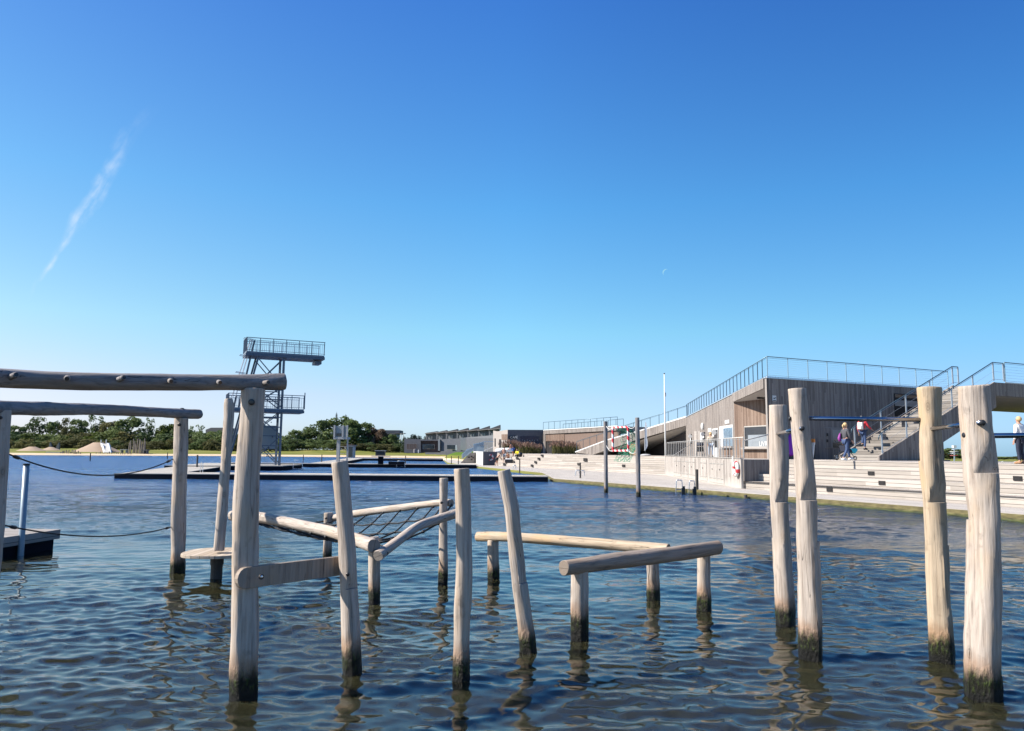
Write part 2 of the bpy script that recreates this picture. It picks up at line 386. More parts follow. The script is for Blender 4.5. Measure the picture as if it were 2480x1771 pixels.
sc4 = t.new('ShaderNodeVectorMath', operation='SCALE'); t.set(sc4, 0, skc); sc4.inputs['Scale'].default_value = 4.0
skc = t.mix(t.math('MULTIPLY', msk, .55), sc4.outputs[0], (7.4, 8.3, 9.4))
t.set(bg, 'Color', skc); bg.inputs['Strength'].default_value = .05
# ------------------------------------------------------------------ materials
DRIFT = logwood('driftwood pale', (.42, .36, .312), (.185, .147, .122))
DRIFT2 = logwood('driftwood tan', (.42, .335, .245), (.22, .165, .115), tan=.25)
DRIFTB = logwood('driftwood beam', (.235, .22, .22), (.095, .088, .094))
DRIFTM = logwood('driftwood bench', (.31, .25, .205), (.14, .11, .09))
CLAD = boards('weathered cladding', [(.10, .088, .082), (.225, .197, .18), (.34, .305, .28)], .095, 'u', .16, tonevar=.4)
CLADW = boards('warm cladding', [(.10, .068, .055), (.185, .132, .105), (.28, .21, .17)], .095, 'u', .16)
CLADL = boards('bleached retaining boards', [(.18, .16, .148), (.32, .29, .268), (.45, .415, .385)], .145, 'u', .1, grimev=1.)
DECK = boards('bleached deck boards', [(.27, .24, .215), (.40, .365, .33), (.50, .46, .42)], .145, 'v', .1, length=3.4)
SEAT = boards('seat boards', [(.20, .178, .158), (.345, .31, .28), (.46, .42, .385)], .155, 'v', .12, length=3.6, bump=.7, tonevar=.3)
STEEL = plain('brushed steel', (.62, .63, .65), .28, 1., .08, 3.)
POLISH = plain('polished steel tube', (.27, .29, .35), .12, 1., .05, 3.)
GALV = plain('galvanised steel', (.30, .34, .42), .5, .35, .12, 3.)
RAILM = plain('railing steel', (.085, .14, .175), .42, .5, .1, 3.)
WHITEP = plain('white paint', (.58, .58, .57), .45, 0, .04)
BLACK = plain('black rubber', (.012, .012, .014), .5, 0, .3)
ROPE = plain('black rope', (.014, .014, .016), .75, 0, .4, 60)
DARKW = plain('tarred dock side', (.008, .010, .016), .85, 0, .4, 2., spec=.04)
DOCKT = boards('dock deck boards', [(.27, .25, .22), (.36, .335, .30), (.44, .41, .37)], .145, 'v', .1)
DARKG = plain('dark window glass', (.015, .018, .024), .06, 0, .3, .8, spec=.8)
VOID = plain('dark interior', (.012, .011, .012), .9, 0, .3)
RED = plain('red paint', (.60, .04, .05), .45, 0, .1)
BLUEPIPE = plain('blue grey pipe', (.19, .25, .30), .45, .1, .2, 4.)
CONC = plain('pale render', (.37, .36, .345), .8, 0, .12, 2.)
SKIN = plain('skin', (.42, .23, .16), .55, 0, .08); SKIN2 = plain('tanned skin', (.32, .15, .095), .5, 0, .1)
# ------------------------------------------------------------------ water: real waves, graded mesh
def wave_field(X, Y, step):
    rs = np.random.RandomState(7); h = np.zeros_like(X); hx = np.zeros_like(X); hy = np.zeros_like(X); N = 150
    m = .8 + .4 * np.sin(.55 * X + .31 * Y + 1) * np.sin(.23 * X - .47 * Y)
    for i in range(N):
        lam = .085 * (3.2 / .085) ** rs.rand(); k = 2 * math.pi / lam
        th = rs.normal(math.radians(-80), math.radians(32))
        slope = .024 * math.exp(-(math.log(lam / .27) / .5) ** 2 / 2) + .0022 + .010 * math.exp(-(math.log(lam / 1.6) / .45) ** 2 / 2) + .014 * math.exp(-(math.log(lam / .155) / .28) ** 2 / 2)
        fade = np.clip((lam / step - 2.2) / 2.0, 0, 1) * m
        c, s_ = math.cos(th), math.sin(th); ph = k * (c * X + s_ * Y) + rs.rand() * 6.28; A_ = slope / k * fade; cs = np.cos(ph)
        h += A_ * np.sin(ph); hx += A_ * c * cs; hy += A_ * s_ * cs
    return h, hx, hy
def build_water():
    ys = [1.6]
    while ys[-1] < 60: ys.append(ys[-1] * 1.0046)
    while ys[-1] < 230: ys.append(ys[-1] * 1.03)
    ys = np.array(ys)
    tc = np.concatenate([np.linspace(-2.6, -.86, 30, endpoint=False), np.linspace(-.86, .86, 680), np.linspace(.87, 2.6, 30)])
    X = ys[:, None] * tc[None, :]; Yg = np.repeat(ys[:, None], len(tc), 1)
    st = np.maximum(ys[:, None] * .0048, ys[:, None] * np.gradient(tc)[None, :] * 1.1)
    h, hx, hy = wave_field(X, Yg, st); f_ = np.clip((130 - ys[:, None]) / 60, 0, 1); Zg = h * f_; X = X + hx * f_ * .9; Yg = Yg + hy * f_ * .9
    nr, nc = X.shape; co = np.stack([X, Yg, Zg], -1).reshape(-1, 3)
    i = np.arange(nr * nc).reshape(nr, nc); q = np.stack([i[:-1, :-1], i[:-1, 1:], i[1:, 1:], i[1:, :-1]], -1).reshape(-1, 4)
    me = bpy.data.meshes.new('water'); me.vertices.add(len(co)); me.vertices.foreach_set('co', co.ravel())
    me.loops.add(q.size); me.loops.foreach_set('vertex_index', q.ravel()); me.polygons.add(len(q))
    me.polygons.foreach_set('loop_start', np.arange(0, q.size, 4)); me.polygons.foreach_set('loop_total', np.full(len(q), 4))
    me.update(); me.validate(); me.polygons.foreach_set('use_smooth', np.ones(len(q), bool))
    m, t, b = mat_base('lake water'); pos = t.new('ShaderNodeNewGeometry').outputs['Position']
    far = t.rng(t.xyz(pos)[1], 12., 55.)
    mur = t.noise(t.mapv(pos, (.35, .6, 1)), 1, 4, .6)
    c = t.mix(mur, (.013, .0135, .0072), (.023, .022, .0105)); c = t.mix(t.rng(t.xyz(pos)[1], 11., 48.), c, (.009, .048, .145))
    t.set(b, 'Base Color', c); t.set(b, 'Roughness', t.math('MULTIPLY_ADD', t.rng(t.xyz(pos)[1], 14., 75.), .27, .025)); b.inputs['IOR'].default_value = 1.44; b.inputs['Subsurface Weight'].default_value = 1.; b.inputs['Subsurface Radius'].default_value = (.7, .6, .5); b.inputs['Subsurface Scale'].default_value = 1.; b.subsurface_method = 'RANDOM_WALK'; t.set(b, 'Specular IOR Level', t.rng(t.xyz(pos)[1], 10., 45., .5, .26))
    f1 = t.noise(t.mapv(pos, (9., 19., 1), rot=(0, 0, .15)), 1, 4, .6); f2 = t.noise(t.mapv(pos, (3.0, 6.6, 1), rot=(0, 0, .12)), 1, 5, .66, .3); f3 = t.noise(t.mapv(pos, (.8, 2.1, 1), rot=(0, 0, .1)), 1, 3, .6, .3)
    hh = t.math('ADD', t.math('MULTIPLY', f1, t.math('MULTIPLY_ADD', far, .03, .0012)), t.math('MULTIPLY', t.math('ADD', t.math('MULTIPLY', f2, .52), t.math('MULTIPLY', f3, .32)), far))
    n = t.new('ShaderNodeBump'); t.set(n, 'Height', hh); n.inputs['Strength'].default_value = 1.; n.inputs['Distance'].default_value = .9
    t.set(b, 'Normal', n.outputs[0])
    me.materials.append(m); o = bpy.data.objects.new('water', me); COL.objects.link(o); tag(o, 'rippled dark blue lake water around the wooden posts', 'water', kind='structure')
build_water()
# ------------------------------------------------------------------ the big left climbing frame
BOLTD = plain('dark bolt', (.05, .045, .045), .35, .7, .2)
tf = thing('log_climber', Zp(593, 1640), 'tall climbing frame of pale logs with long peg studded crossbeam and one plank', 'climbing frame')
P1 = [(614, 944, 56), (611, 1003, 55.5), (607, 1048, 55.5), (602.5, 1092, 56), (598.5, 1136, 57), (594, 1240, 60), (593, 1329, 60), (593, 1432, 59), (593, 1513, 62), (592, 1637, 64)]
p1 = pxlog('post', P1, 6.05, 6.0, DRIFT, tf, 3, wob=1.0)
P2 = [(823, 1120, 39), (832.6, 1224, 41), (842.5, 1348, 42), (845, 1424, 41), (849, 1513, 45), (853, 1610, 47)]
pxlog('post', P2, 6.6, 6.6, DRIFT, tf, 9, notches=[(22, 1378, 1424, .42)], wob=1.0)
bs = [(-260, 905, 66, 4.2), (0, 915.5, 49, 4.88), (120, 921, 45, 5.13), (246, 924.5, 43, 5.33), (400, 925.5, 40.5, 5.63), (548, 927, 38.5, 5.93), (600, 927, 38, 6.03), (687, 925.5, 39, 6.2)]
tfc = tf; bp = [Yp(x, y, d) for x, y, w_, d in bs]; br = [w_ / 2 * (p - CAM).dot(cf) / FPX for (x, y, w_, d), p in zip(bs, bp)]
log('beam', bp, br, DRIFTB, tf, 21, wob=.8)
bd = (bp[-1] - bp[1]).normalized(); bn = V(bd.y, -bd.x, 0).normalized()
for i, (x, y) in enumerate([(24, 914), (157, 918), (283, 921), (406, 925), (524, 928), (635, 930)]):
    k = min(range(len(bs) - 1), key=lambda j: abs(bs[j][0] - x)); 
    d = np.interp(x, [q[0] for q in bs], [q[3] for q in bs]); c = Yp(x + 6, y - 2, d - .06)
    nn = (bn + V(*[random.Random(i).uniform(-.22, .22) for _ in range(3)])).normalized()
    mb = MB(); mb.tube([c - nn * .06, c + nn * .055, c + nn * .062], [.021, .02, .016], 12); pg = mb.build('peg', DRIFTB, tf, smooth=False)
    mb = MB(); mb.tube([c + nn * .062, c + nn * .064], [.0135, .013], 12); mb.build('peg_bolt', BOLTD, pg)
bolt(Yp(609, 974, 5.945), V(.1, -1, 0), .026, .008, BOLTD, tf)
# plank between the two posts
A0 = Yp(566, 1402, 5.86); B0 = Yp(822, 1369, 6.72); pd = (B0 - A0); L = pd.length; pu = pd.normalized(); pn = V(pu.y, -pu.x, 0).normalized(); pv = pn.cross(pu).normalized()
if pv.z < 0: pv = -pv
def rounded(L, h, r0=1):
    o = []
    for k in range(9):
        a = math.pi / 2 + math.pi * k / 8; o.append((h + math.cos(a) * h * .95, math.sin(a) * h))
    return o + [(L, -h), (L, h)]
PLK = logwood('plank wood', (.32, .26, .21), (.16, .12, .095), algae=False)
mb = MB(); mb.extr([A0 + pu * a + pv * b for a, b in rounded(L, .082)], pn * .045)
plk = mb.build('plank', MATS['plank wood'], tf, bevel=.004)
bolt(Yp(626, 1396, 5.93) + pn * .035, pn, .013, .012, STEEL, plk); mb = MB(); mb.tube([Yp(626, 1396, 5.93) + pn * .03, Yp(626, 1396, 5.93) + pn * .042], .021, 14); mb.build('washer', BOLTD, plk)
bolt(Yp(842, 1392, 6.5), V(0, -1, 0), .015, .01, BOLTD, tf)
# ------------------------------------------------------------------ thinner frame with ropes behind it
tf = thing('rope_gate', Zp(432, 1377), 'thin log goal frame with two slack black ropes between its posts', 'rope frame')
RF = [(440, 1014, 30), (437.5, 1082, 31), (433.5, 1180, 32), (431.6, 1254, 32.5), (432, 1329, 32), (430, 1377, 34)]
pxlog('post', RF, 11.7, 11.7, DRIFT, tf, 31)
pxlog('post', [(-.5, 996, 47), (-5, 1105, 47), (-14, 1254, 47), (-25, 1400, 47), (-34, 1540, 48)], 7.7, 7.7, DRIFT, tf, 35)
bs = [(-70, 989, 22, 7.3), (0, 988, 20, 7.7), (123, 991, 21, 8.7), (246, 992, 23.5, 9.9), (369, 998, 23, 11.0), (440, 1002, 23, 11.7), (482, 1004, 23, 12.1)]
log('beam', [Yp(x, y, d) for x, y, w_, d in bs], [.075, .078, .08, .078, .075, .075, .075], DRIFTB, tf, 37)
bolt(Yp(434, 1029, 11.58), V(0, -1, 0), .026, .01, BOLTD, tf); bolt(Yp(441, 990, 11.7), V(0, 0, 1), .03, .012, BOLTD, tf); bolt(Yp(6, 979, 7.75), V(0, 0, 1), .026, .012, BOLTD, tf); bolt(Yp(1, 1012, 7.56), V(.1, -1, 0), .018, .01, BOLTD, tf)
for (x0, y0, x1, y1, dip, xm) in ((16, 1098, 419, 1112, .24, 0), (8, 1272, 416, 1276, .13, 0)):
    a, b = Yp(x0, y0, 7.75), Yp(x1, y1, 11.65); pts = [a.lerp(b, k / 24) - V(0, 0, dip * 4 * (k / 24) * (1 - k / 24)) for k in range(25)]
    mb = MB(); mb.tube(pts, .0085, 8)
    rp = mb.build('rope', ROPE, tf, smooth=True)
    for j in (1, 23):
        mb = MB(); mb.tube([pts[j] - (pts[j + 1] - pts[j]) * .35, pts[j] - (pts[j + 1] - pts[j]) * .2, pts[j] + (pts[j + 1] - pts[j]) * .2, pts[j] + (pts[j + 1] - pts[j]) * .35], [.009, .019, .019, .009], 10); mb.build('rope_clamp', BLACK, rp, smooth=True)
# ------------------------------------------------------------------ post with a round step
tf = thing('step_post', Zp(527, 1395), 'slim leaning log post standing through a round wooden step platform', 'step post')
pxlog('post', [(554, 967, 18), (555, 978, 23), (555, 1003, 24.5), (552, 1048, 24), (548.5, 1092, 24), (545.6, 1136, 25), (537, 1240, 25.5), (529, 1332, 26)], 11.0, 11.0, DRIFT, tf, 41, down=False)
pc = Zp(527, 1336, .39); mb = MB()
mb.prism([(pc.x + .47 * math.copysign(abs(math.cos(a)) ** .75, math.cos(a)), pc.y + .47 * math.copysign(abs(math.sin(a)) ** .75, math.sin(a))) for a in [2 * math.pi * k / 36 for k in range(36)]], .345, .39)
STEPB = boards('step planks', [(.28, .22, .16), (.40, .33, .26), (.48, .42, .35)], .095, 'u', .09)
mb.build('platform', STEPB, tf, bevel=.006)
mb = MB(); mb.tube([V(pc.x, pc.y, .344), V(pc.x, pc.y, .20)], .094, 16); mb.build('collar', plain('dark pile', (.04, .035, .035), .7, 0, .4, 20, .5), tf, smooth=False)
mb = MB(); mb.tube([V(pc.x, pc.y, .2), V(pc.x, pc.y, -.6)], .083, 16); mb.build('pile', MATS['dark pile'], tf)
# ------------------------------------------------------------------ lone posts
for nm, spec, d, sd_, nt, lb in (
    ('log_post', [(1118, 1137, 36), (1123, 1265, 37), (1124, 1389, 39), (1120, 1472, 43), (1118, 1554, 41), (1117, 1614, 43)], 6.42, 51, [], 'upright bare log post with gentle bend, standing free between the net and the bench logs'),
    ('log_post', [(1220, 1141, 30), (1233, 1203, 34), (1239.5, 1238, 34), (1246, 1307, 33.5), (1254, 1376, 34), (1259, 1414, 36), (1267.5, 1479, 37), (1272.6, 1514, 37.5), (1278, 1559, 40)], 7.3, 57, [(48, 1350, 1413, .5)], 'tilted log post leaning to one side with a notch cut halfway up')):
    o = pxlog(nm, spec, d, d, DRIFT, None, sd_, notches=nt, wob=1.1); tag(o, lb, 'post')
# ------------------------------------------------------------------ two balance benches
def bench(label, beam, posts, seed, m):
    bp = [Yp(x, y, d) for x, y, w_, d in beam]; br = [w_ / 2 * (p - CAM).dot(cf) / FPX for (x, y, w_, d), p in zip(beam, bp)]
    tf = thing('balance_beam', Zp(posts[0][-1][0], posts[0][-1][1]), label, 'balance beam', 'low log balance beams')
    log('beam', bp, br, m, tf, seed, wob=.7)
    for i, ps in enumerate(posts):
        d = 3401 / (ps[-1][1] - (1092.9 + (ps[-1][0] - 1240) * .00873)); pxlog('post', [q for q in ps], d, d, DRIFT, tf, seed + i + 1)
    return tf
bench('low balance beam of thick cracked dark log, nearer of the two', [(1366, 1375.5, 37, 7.68), (1500, 1358, 38.5, 8.15), (1620, 1344, 36, 8.7), (1738, 1325.5, 32, 9.35)],
      [[(1404, 1384, 40), (1404, 1440, 40), (1404, 1527, 40)], [(1704, 1342, 33), (1704, 1400, 33), (1704.5, 1464, 35)]], 61, DRIFTM)
bench('low sunlit balance beam of smooth pale yellow log, farther of the two', [(1158, 1300, 23, 11.6), (1240, 1301, 23.5, 11.15), (1400, 1313, 25.5, 10.6), (1540, 1325, 27, 10.1), (1618, 1332, 28, 9.8)],
      [[(1194, 1309, 26), (1194, 1350, 26), (1195, 1391, 27)], [(1579, 1344, 30), (1581, 1390, 31), (1582, 1440, 33)]], 71, DRIFT2)
# ------------------------------------------------------------------ net frame
tf = thing('net_hammock', Zp(906, 1449), 'low log frame with slung black rope net among the posts', 'net frame')
pxlog('post', [(1074.7, 1159, 21), (1073.5, 1258, 20.5), (1074, 1356, 22), (1073, 1404, 22.5)], 10.9, 10.9, DRIFT, tf, 81)
pxlog('post', [(795.5, 1243, 20), (794, 1300, 20), (792.5, 1350, 20.5)], 13, 13, DRIFT, tf, 82)
pxlog('post', [(905, 1302, 25), (906, 1360, 28), (906, 1449, 28.5)], 9.47, 9.47, DRIFT, tf, 83)
pxlog('post', [(612, 1246, 22), (611, 1390, 23)], 11.75, 11.75, DRIFT, tf, 84)
def beam(spec, seed, m=DRIFT):
    bp = [Yp(x, y, d) for x, y, w_, d in spec]; br = [w_ / 2 * (p - CAM).dot(cf) / FPX for (x, y, w_, d), p in zip(spec, bp)]
    return log('beam', bp, br, m, tf, seed, wob=.7), bp
_, B1 = beam([(562, 1249, 23, 12.0), (628, 1253, 24, 11.4), (748, 1277, 26, 10.6), (822, 1294, 28, 10.05), (905, 1322, 34, 9.25)], 85)
_, B3 = beam([(799, 1256, 15, 13.1), (859, 1245, 17.5, 12.6), (957, 1231.5, 17, 12.0), (1064, 1218, 15.5, 11.15), (1093, 1219, 18, 10.98)], 86)
_, B4 = beam([(916, 1346, 27, 9.2), (960, 1313, 23, 9.6), (1008, 1278, 22, 10.0), (1050, 1261, 22, 10.4), (1106, 1243, 22, 10.72)], 87)
for x, y, d in ((1069.5, 1217.8, 10.78), (789.5, 1255.5, 12.88), (883, 1324, 9.33), (937, 1340, 9.28)): bolt(Yp(x, y, d), V(0, -1, 0), .02, .012, BOLTD, tf)
def at(path, t_):
    f = t_ * (len(path) - 1); i = min(int(f), len(path) - 2); return path[i].lerp(path[i + 1], f - i)
NU, NVv = 9, 6; grid = {}
for i in range(NU + 1):
    for j in range(NVv + 1):
        u, v = i / NU, j / NVv
        p = at(B1, u) * v + at(B3, u) * (1 - v)
        q = at([B3[0], B1[0]], v) * (1 - u) + at([B3[-1], B4[-1], B4[2], B4[0]], v) * u
        p = p * .65 + q * .35; p = p + V(0, 0, -.03 - .30 * math.sin(math.pi * v) * (.35 + .65 * math.sin(math.pi * u))); grid[i, j] = p
net = MB()
for i in range(NU + 1):
    net.tube([grid[i, j] for j in range(NVv + 1)], .013, 6)
for j in range(1, NVv):
    pts = []
    for i in range(NU + 1):
        pts.append(grid[i, j])
        if i < NU: pts.append((grid[i, j] + grid[i + 1, j]) / 2 - V(0, 0, .02))
    net.tube(pts, .012, 6)
nt = net.build('net', ROPE, tf, smooth=True)
mb = MB(); mb.ball((0, 0, 0), .024, 8, 6); kn0 = None
for i in range(NU + 1):
    for j in range(0, NVv + 1):
        if kn0 is None: mb.v = [v + OFF[tf.name] for v in mb.v]; kn0 = kn = mb.build('net_knot', BLACK, nt, smooth=True)
        else: kn = kn0.copy(); COL.objects.link(kn)
        kn.location = grid[i, j] - OFF[tf.name]
# ------------------------------------------------------------------ pull up bars on the four carved posts
tf = thing('pull_up_bars', Zp(1963, 1573), 'row of tall notched log posts joined by steel pull up bars', 'pull up frame')
pxlog('post', [(1882.5, 983, 41), (1887, 1097, 44), (1888, 1215, 43.5), (1892, 1304, 45), (1897, 1393, 46.5), (1902, 1500, 47)], 8.5, 8.5, DRIFT, tf, 91, notches=[(42, 1150, 1216, .62), (-88, 1180, 1303, .16), (88, 1320, 1394, .15)], wob=1.05)
pxlog('post', [(1931, 943, 42), (1937, 1023, 44), (1946, 1112, 47), (1951.5, 1210, 48), (1955, 1309, 50), (1959.5, 1393, 52), (1963, 1573, 53)], 7.18, 7.18, DRIFT, tf, 92, notches=[(28, 1150, 1211, .55), (-80, 1000, 1112, .14), (88, 1240, 1310, .14)], wob=1.05)
pxlog('post', [(2250, 940, 51), (2253, 1023, 48), (2255, 1117, 51), (2261.5, 1215, 49), (2268, 1319, 52), (2273, 1442, 54), (2282, 1582, 57)], 7.08, 7.08, DRIFT2, tf, 93, notches=[(40, 1142, 1216, .6), (-80, 1040, 1117, .14), (88, 1250, 1319, .14)], wob=1.05)
pxlog('post', [(2356, 938, 65), (2364, 1023, 69), (2376.6, 1136, 73), (2381, 1200, 70), (2384, 1260, 67), (2385, 1343, 67.5), (2382, 1491, 73), (2380, 1661, 75)], 6.1, 6.1, DRIFT, tf, 94, notches=[(30, 1068, 1145, .5), (-80, 1180, 1261, .13)], wob=1.05)
pxlog('post', [(2660, 935, 70), (2672, 1300, 72), (2680, 1668, 76)], 6.1, 6.1, DRIFT, tf, 95)
def rod(p, q, r=.0215, caps=True):
    p, q = Vector(p), Vector(q); mb = MB(); mb.tube([p, q], r, 16); b = mb.build('bar', POLISH, tf, smooth=True); d = (q - p).normalized()
    return b, d
b1, d1 = rod(Yp(1880, 1050, 8.5), Yp(1943, 1038, 7.05)); bolt(Yp(1943, 1038, 7.06), d1, .021, .026, BLACK, tf, 'bar_cap'); 
b2, d2 = rod(Yp(1925, 1013.5, 7.19), Yp(2250, 1017, 7.08)); bolt(Yp(1914, 1014, 7.19), V(-1, 0, 0), .02, .02, BLACK, tf, 'bar_cap')
b3, d3 = rod(Yp(2250, 1039.5, 7.08), Yp(2377, 1024, 5.96)); bolt(Yp(2378, 1024, 5.975), d3, .024, .028, BLACK, tf, 'bar_cap')
b4, d4 = rod(Yp(2350, 1056, 6.1), Yp(2664, 1053, 6.1)); bolt(Yp(2337, 1054, 6.1), V(-1, 0, 0), .022, .02, BLACK, tf, 'bar_cap')
# ------------------------------------------------------------------ small swim platform and mooring pipe at the left
fa, fb = Zp(143, 1328), Zp(-20, 1357); fd = (fb - fa).normalized(); bk = V(-fd.y, fd.x, 0); bk = bk if bk.y > 0 else -bk
tf = thing('swim_platform', fa, 'small floating wooden platform with black sides beside the blue pipe', 'floating platform')
mb = MB(); mb.obox(V(fa.x, fa.y, .18), fd * 5, bk * 1.5, V(0, 0, .17)); mb.build('deck', boards('platform boards', [(.20, .18, .165), (.28, .255, .235), (.36, .335, .31)], .12, 'v', .1), tf, dirU=bk)
s_ = V(fa.x, fa.y, 0) + fd * .08 + bk * .06; mb = MB(); mb.obox(V(s_.x, s_.y, -.5), fd * 4.9, bk * 1.38, V(0, 0, .677)); mb.build('float', DARKW, tf)
pb = Zp(50, 1345); mb = MB(); pt = Yp(64, 1127, pb.y); mb.tube([pb - V(0, 0, 1), pb, pt], .05, 18)
tf = thing('mooring_pipe', pb, 'pale blue steel mooring pipe with dark cap by the floating platform', 'pipe')
mb.build('pipe', BLUEPIPE, tf, smooth=True); mb = MB(); mb.tube([pt, pt + V(0, 0, .03)], .056, 18); mb.build('cap', BLACK, tf)
# ------------------------------------------------------------------ the timber deck, steps and promenade
e1 = V(-.43, .903, 0).normalized(); n1 = V(e1.y, -e1.x, 0)
e2 = V(-.40, .917, 0).normalized(); n2 = V(e2.y, -e2.x, 0)
ZB, ZT = .22, 1.6
EDGE = [V(22.8, 5, 0), V(15, 21.3, 0), V(2.7, 47, 0), V(2.5, 59.5, 0), V(-3.7, 81.5, 0), V(-9, 106, 0), V(-12, 134, 0)]
W0, W1 = V(11.1, 35.7, 0), V(11.6, 55.7, 0); S2 = V(-1.9, 87, 0)
mb = MB(); mb.prism([(p.x, p.y) for p in EDGE] + [(-6, 140), (20, 100), (30, 50), (40, 8)], -1.2, ZB)
o = mb.build('boardwalk', DECK, dirU=e1); tag(o, 'low pale plank boardwalk along the water edge', 'boardwalk', kind='structure')
m_, t, b = mat_base('mossy edge'); pos = t.new('ShaderNodeNewGeometry').outputs['Position']; zz = t.xyz(pos)[2]
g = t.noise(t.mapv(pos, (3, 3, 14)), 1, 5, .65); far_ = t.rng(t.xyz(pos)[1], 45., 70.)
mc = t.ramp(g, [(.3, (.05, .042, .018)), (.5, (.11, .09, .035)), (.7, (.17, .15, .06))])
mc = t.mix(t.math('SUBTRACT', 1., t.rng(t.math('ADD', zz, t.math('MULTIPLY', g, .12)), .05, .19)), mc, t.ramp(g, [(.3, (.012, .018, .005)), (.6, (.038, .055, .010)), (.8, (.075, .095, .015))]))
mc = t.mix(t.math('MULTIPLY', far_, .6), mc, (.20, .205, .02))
t.set(b, 'Base Color', mc); b.inputs['Roughness'].default_value = .8; t.set(b, 'Normal', t.bump(g, .6, .04)); MOSS = m_
mb = MB()
for a, c in zip(EDGE[:-1], EDGE[1:]):
    d = (c - a).normalized(); nn = V(-d.y, d.x, 0); mb.obox(a + V(0, 0, -1.2) + nn * .012, c - a, nn * .05, V(0, 0, 1.2 + ZB - .012))
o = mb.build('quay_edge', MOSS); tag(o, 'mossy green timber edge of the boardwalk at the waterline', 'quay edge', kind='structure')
# promenade behind the steps
def isect(p, d, q, e):
    den = d.x * e.y - d.y * e.x; s = ((q.x - p.x) * e.y - (q.y - p.y) * e.x) / den; return p + d * s
OFFS = [2.75, 3.57, 4.39, 5.2]; RISE = [ZB + (ZT - ZB) * k / 4 for k in range(5)]
Wd = (W1 - W0).normalized(); W9 = W0 + n1 * 2.5
top0 = V(22.8, 5, 0) + n1 * OFFS[3]; m2s = [W1, S2]; OF2 = [0, .82, 1.64, 2.46]
PROM = [top0, W9, W0 + n1 * .001, W1, W1 + n2 * 2.46, S2 + n2 * 2.46, V(-3.4, 104, 0), V(-5.2, 125, 0), V(40, 128, 0), V(36, 70, 0), V(27, 45.8, 0), V(18.9, 41.8, 0), V(22.8, 5, 0) + n1 * 12.2]
mb = MB(); mb.prism([(p.x, p.y) for p in PROM], -.5, ZT)
o = mb.build('promenade', SEAT, dirU=e1); tag(o, 'raised plank promenade at the top of the seating steps', 'promenade', kind='structure')
tf = thing('seating_steps', EDGE[1] + n1 * 3, 'wide run of bleached timber seating steps below the dark gabled clubhouse', 'steps')
for k in range(3):
    a = V(22.8, 5, 0) + n1 * OFFS[k]; q0 = isect(a, e1, W0, Wd); c = V(22.8, 5, 0) + n1 * 5.19; q1 = isect(c, e1, W0, n1) if OFFS[k] > 3.2 else isect(c, e1, W0, n1)
    r0 = q0 if (q0 - W0).dot(Wd) < 0 else isect(a, e1, W0, n1)
    poly = [a, r0] + ([W0 + n1 * .002 - e1 * .004] if k == 0 else []) + [q1 - e1 * .01, c]
    mb = MB(); mb.prism([(p.x, p.y) for p in poly], RISE[k] + .003, RISE[k + 1] - .0); mb.build('tread', SEAT, tf, dirU=e1)
tf2 = thing('seating_steps', S2 + n2, 'farther run of sunlit timber seating steps in front of the white flagpole', 'steps')
for k in range(3):
    a, c = W1 + n2 * OF2[k], S2 + n2 * OF2[k]; w1 = W1 + n2 * OF2[k] * 1
    mb = MB(); mb.prism([(p.x, p.y) for p in (a, c, S2 + n2 * 2.455, W1 + n2 * 2.455)], RISE[k] + .003, RISE[k + 1]); mb.build('tread', SEAT, tf2, dirU=e2)
mb = MB(); mb.quad(W1 + n2 * 2.45 + V(0, 0, RISE[3]), S2 + n2 * 2.45 + V(0, 0, RISE[3]), S2 + n2 * 2.45 + V(0, 0, ZT - .002), W1 + n2 * 2.45 + V(0, 0, ZT - .002)); mb.build('riser', SEAT, tf2, dirU=e2)
# near-black boxes standing in for the dark openings in the risers
SL = 0
def slot(p, d, nn, ref, wd=.30, ht=.16):
    mb = MB(); mb.obox(p - d * wd / 2 - nn * .03, d * wd, nn * .06, V(0, 0, ht)); o = mb.build('step_opening', VOID, origin=p); tag(o, ref, 'step light', 'step openings')
names = ['below the blonde woman', 'under the stair foot', 'beneath the stair side wall', 'at the top riser by the tall pale post', 'beyond the last carved post', 'lowest of all']
for i, (x, y, k) in enumerate(((2185, 1144, 3), (2111, 1160, 2), (2137, 1179, 1), (2010, 1193, 0), (2467, 1184, 2), (2560, 1215, 1))):
    A = V(22.8, 5, 0) + n1 * (OFFS[k] if k < 4 else 5.2); p = VP(x, y, A, A + e1); slot(V(p.x, p.y, RISE[k] + .12), e1, n1, 'dark step light in seating riser ' + names[i])
names2 = ['nearest the red and white goal', 'left of the goal, middle height', 'low down before the left goal post', 'high under the plume grass', 'second under the plume grass', 'third under the plume grass', 'fourth under the plume grass', 'beside the seated yellow jacket', 'behind the wading swimmers', 'below the swimmers on the stairs']
for i, (x, y, k, sz) in enumerate(((1510.5, 1138, 1, 1.), (1417.5, 1119, 2, 1.5), (1401, 1133, 1, .9), (1312.5, 1102, 3, 1.1), (1304.5, 1109.5, 2, 1.1), (1296.5, 1116.5, 1, 1.1), (1288, 1124, 0, 1.1), (1252, 1111, 2, 1.2), (1234, 1117, 1, 1.2), (1221, 1123.5, 0, 1.2))):
    A = W1 + n2 * OF2[k]; p = VP(x, y, A, A + e2); slot(V(p.x, p.y, RISE[k] + .1), e2, n2, 'small dark step light on the far seating steps ' + names2[i], .45 * sz, .2 * sz)
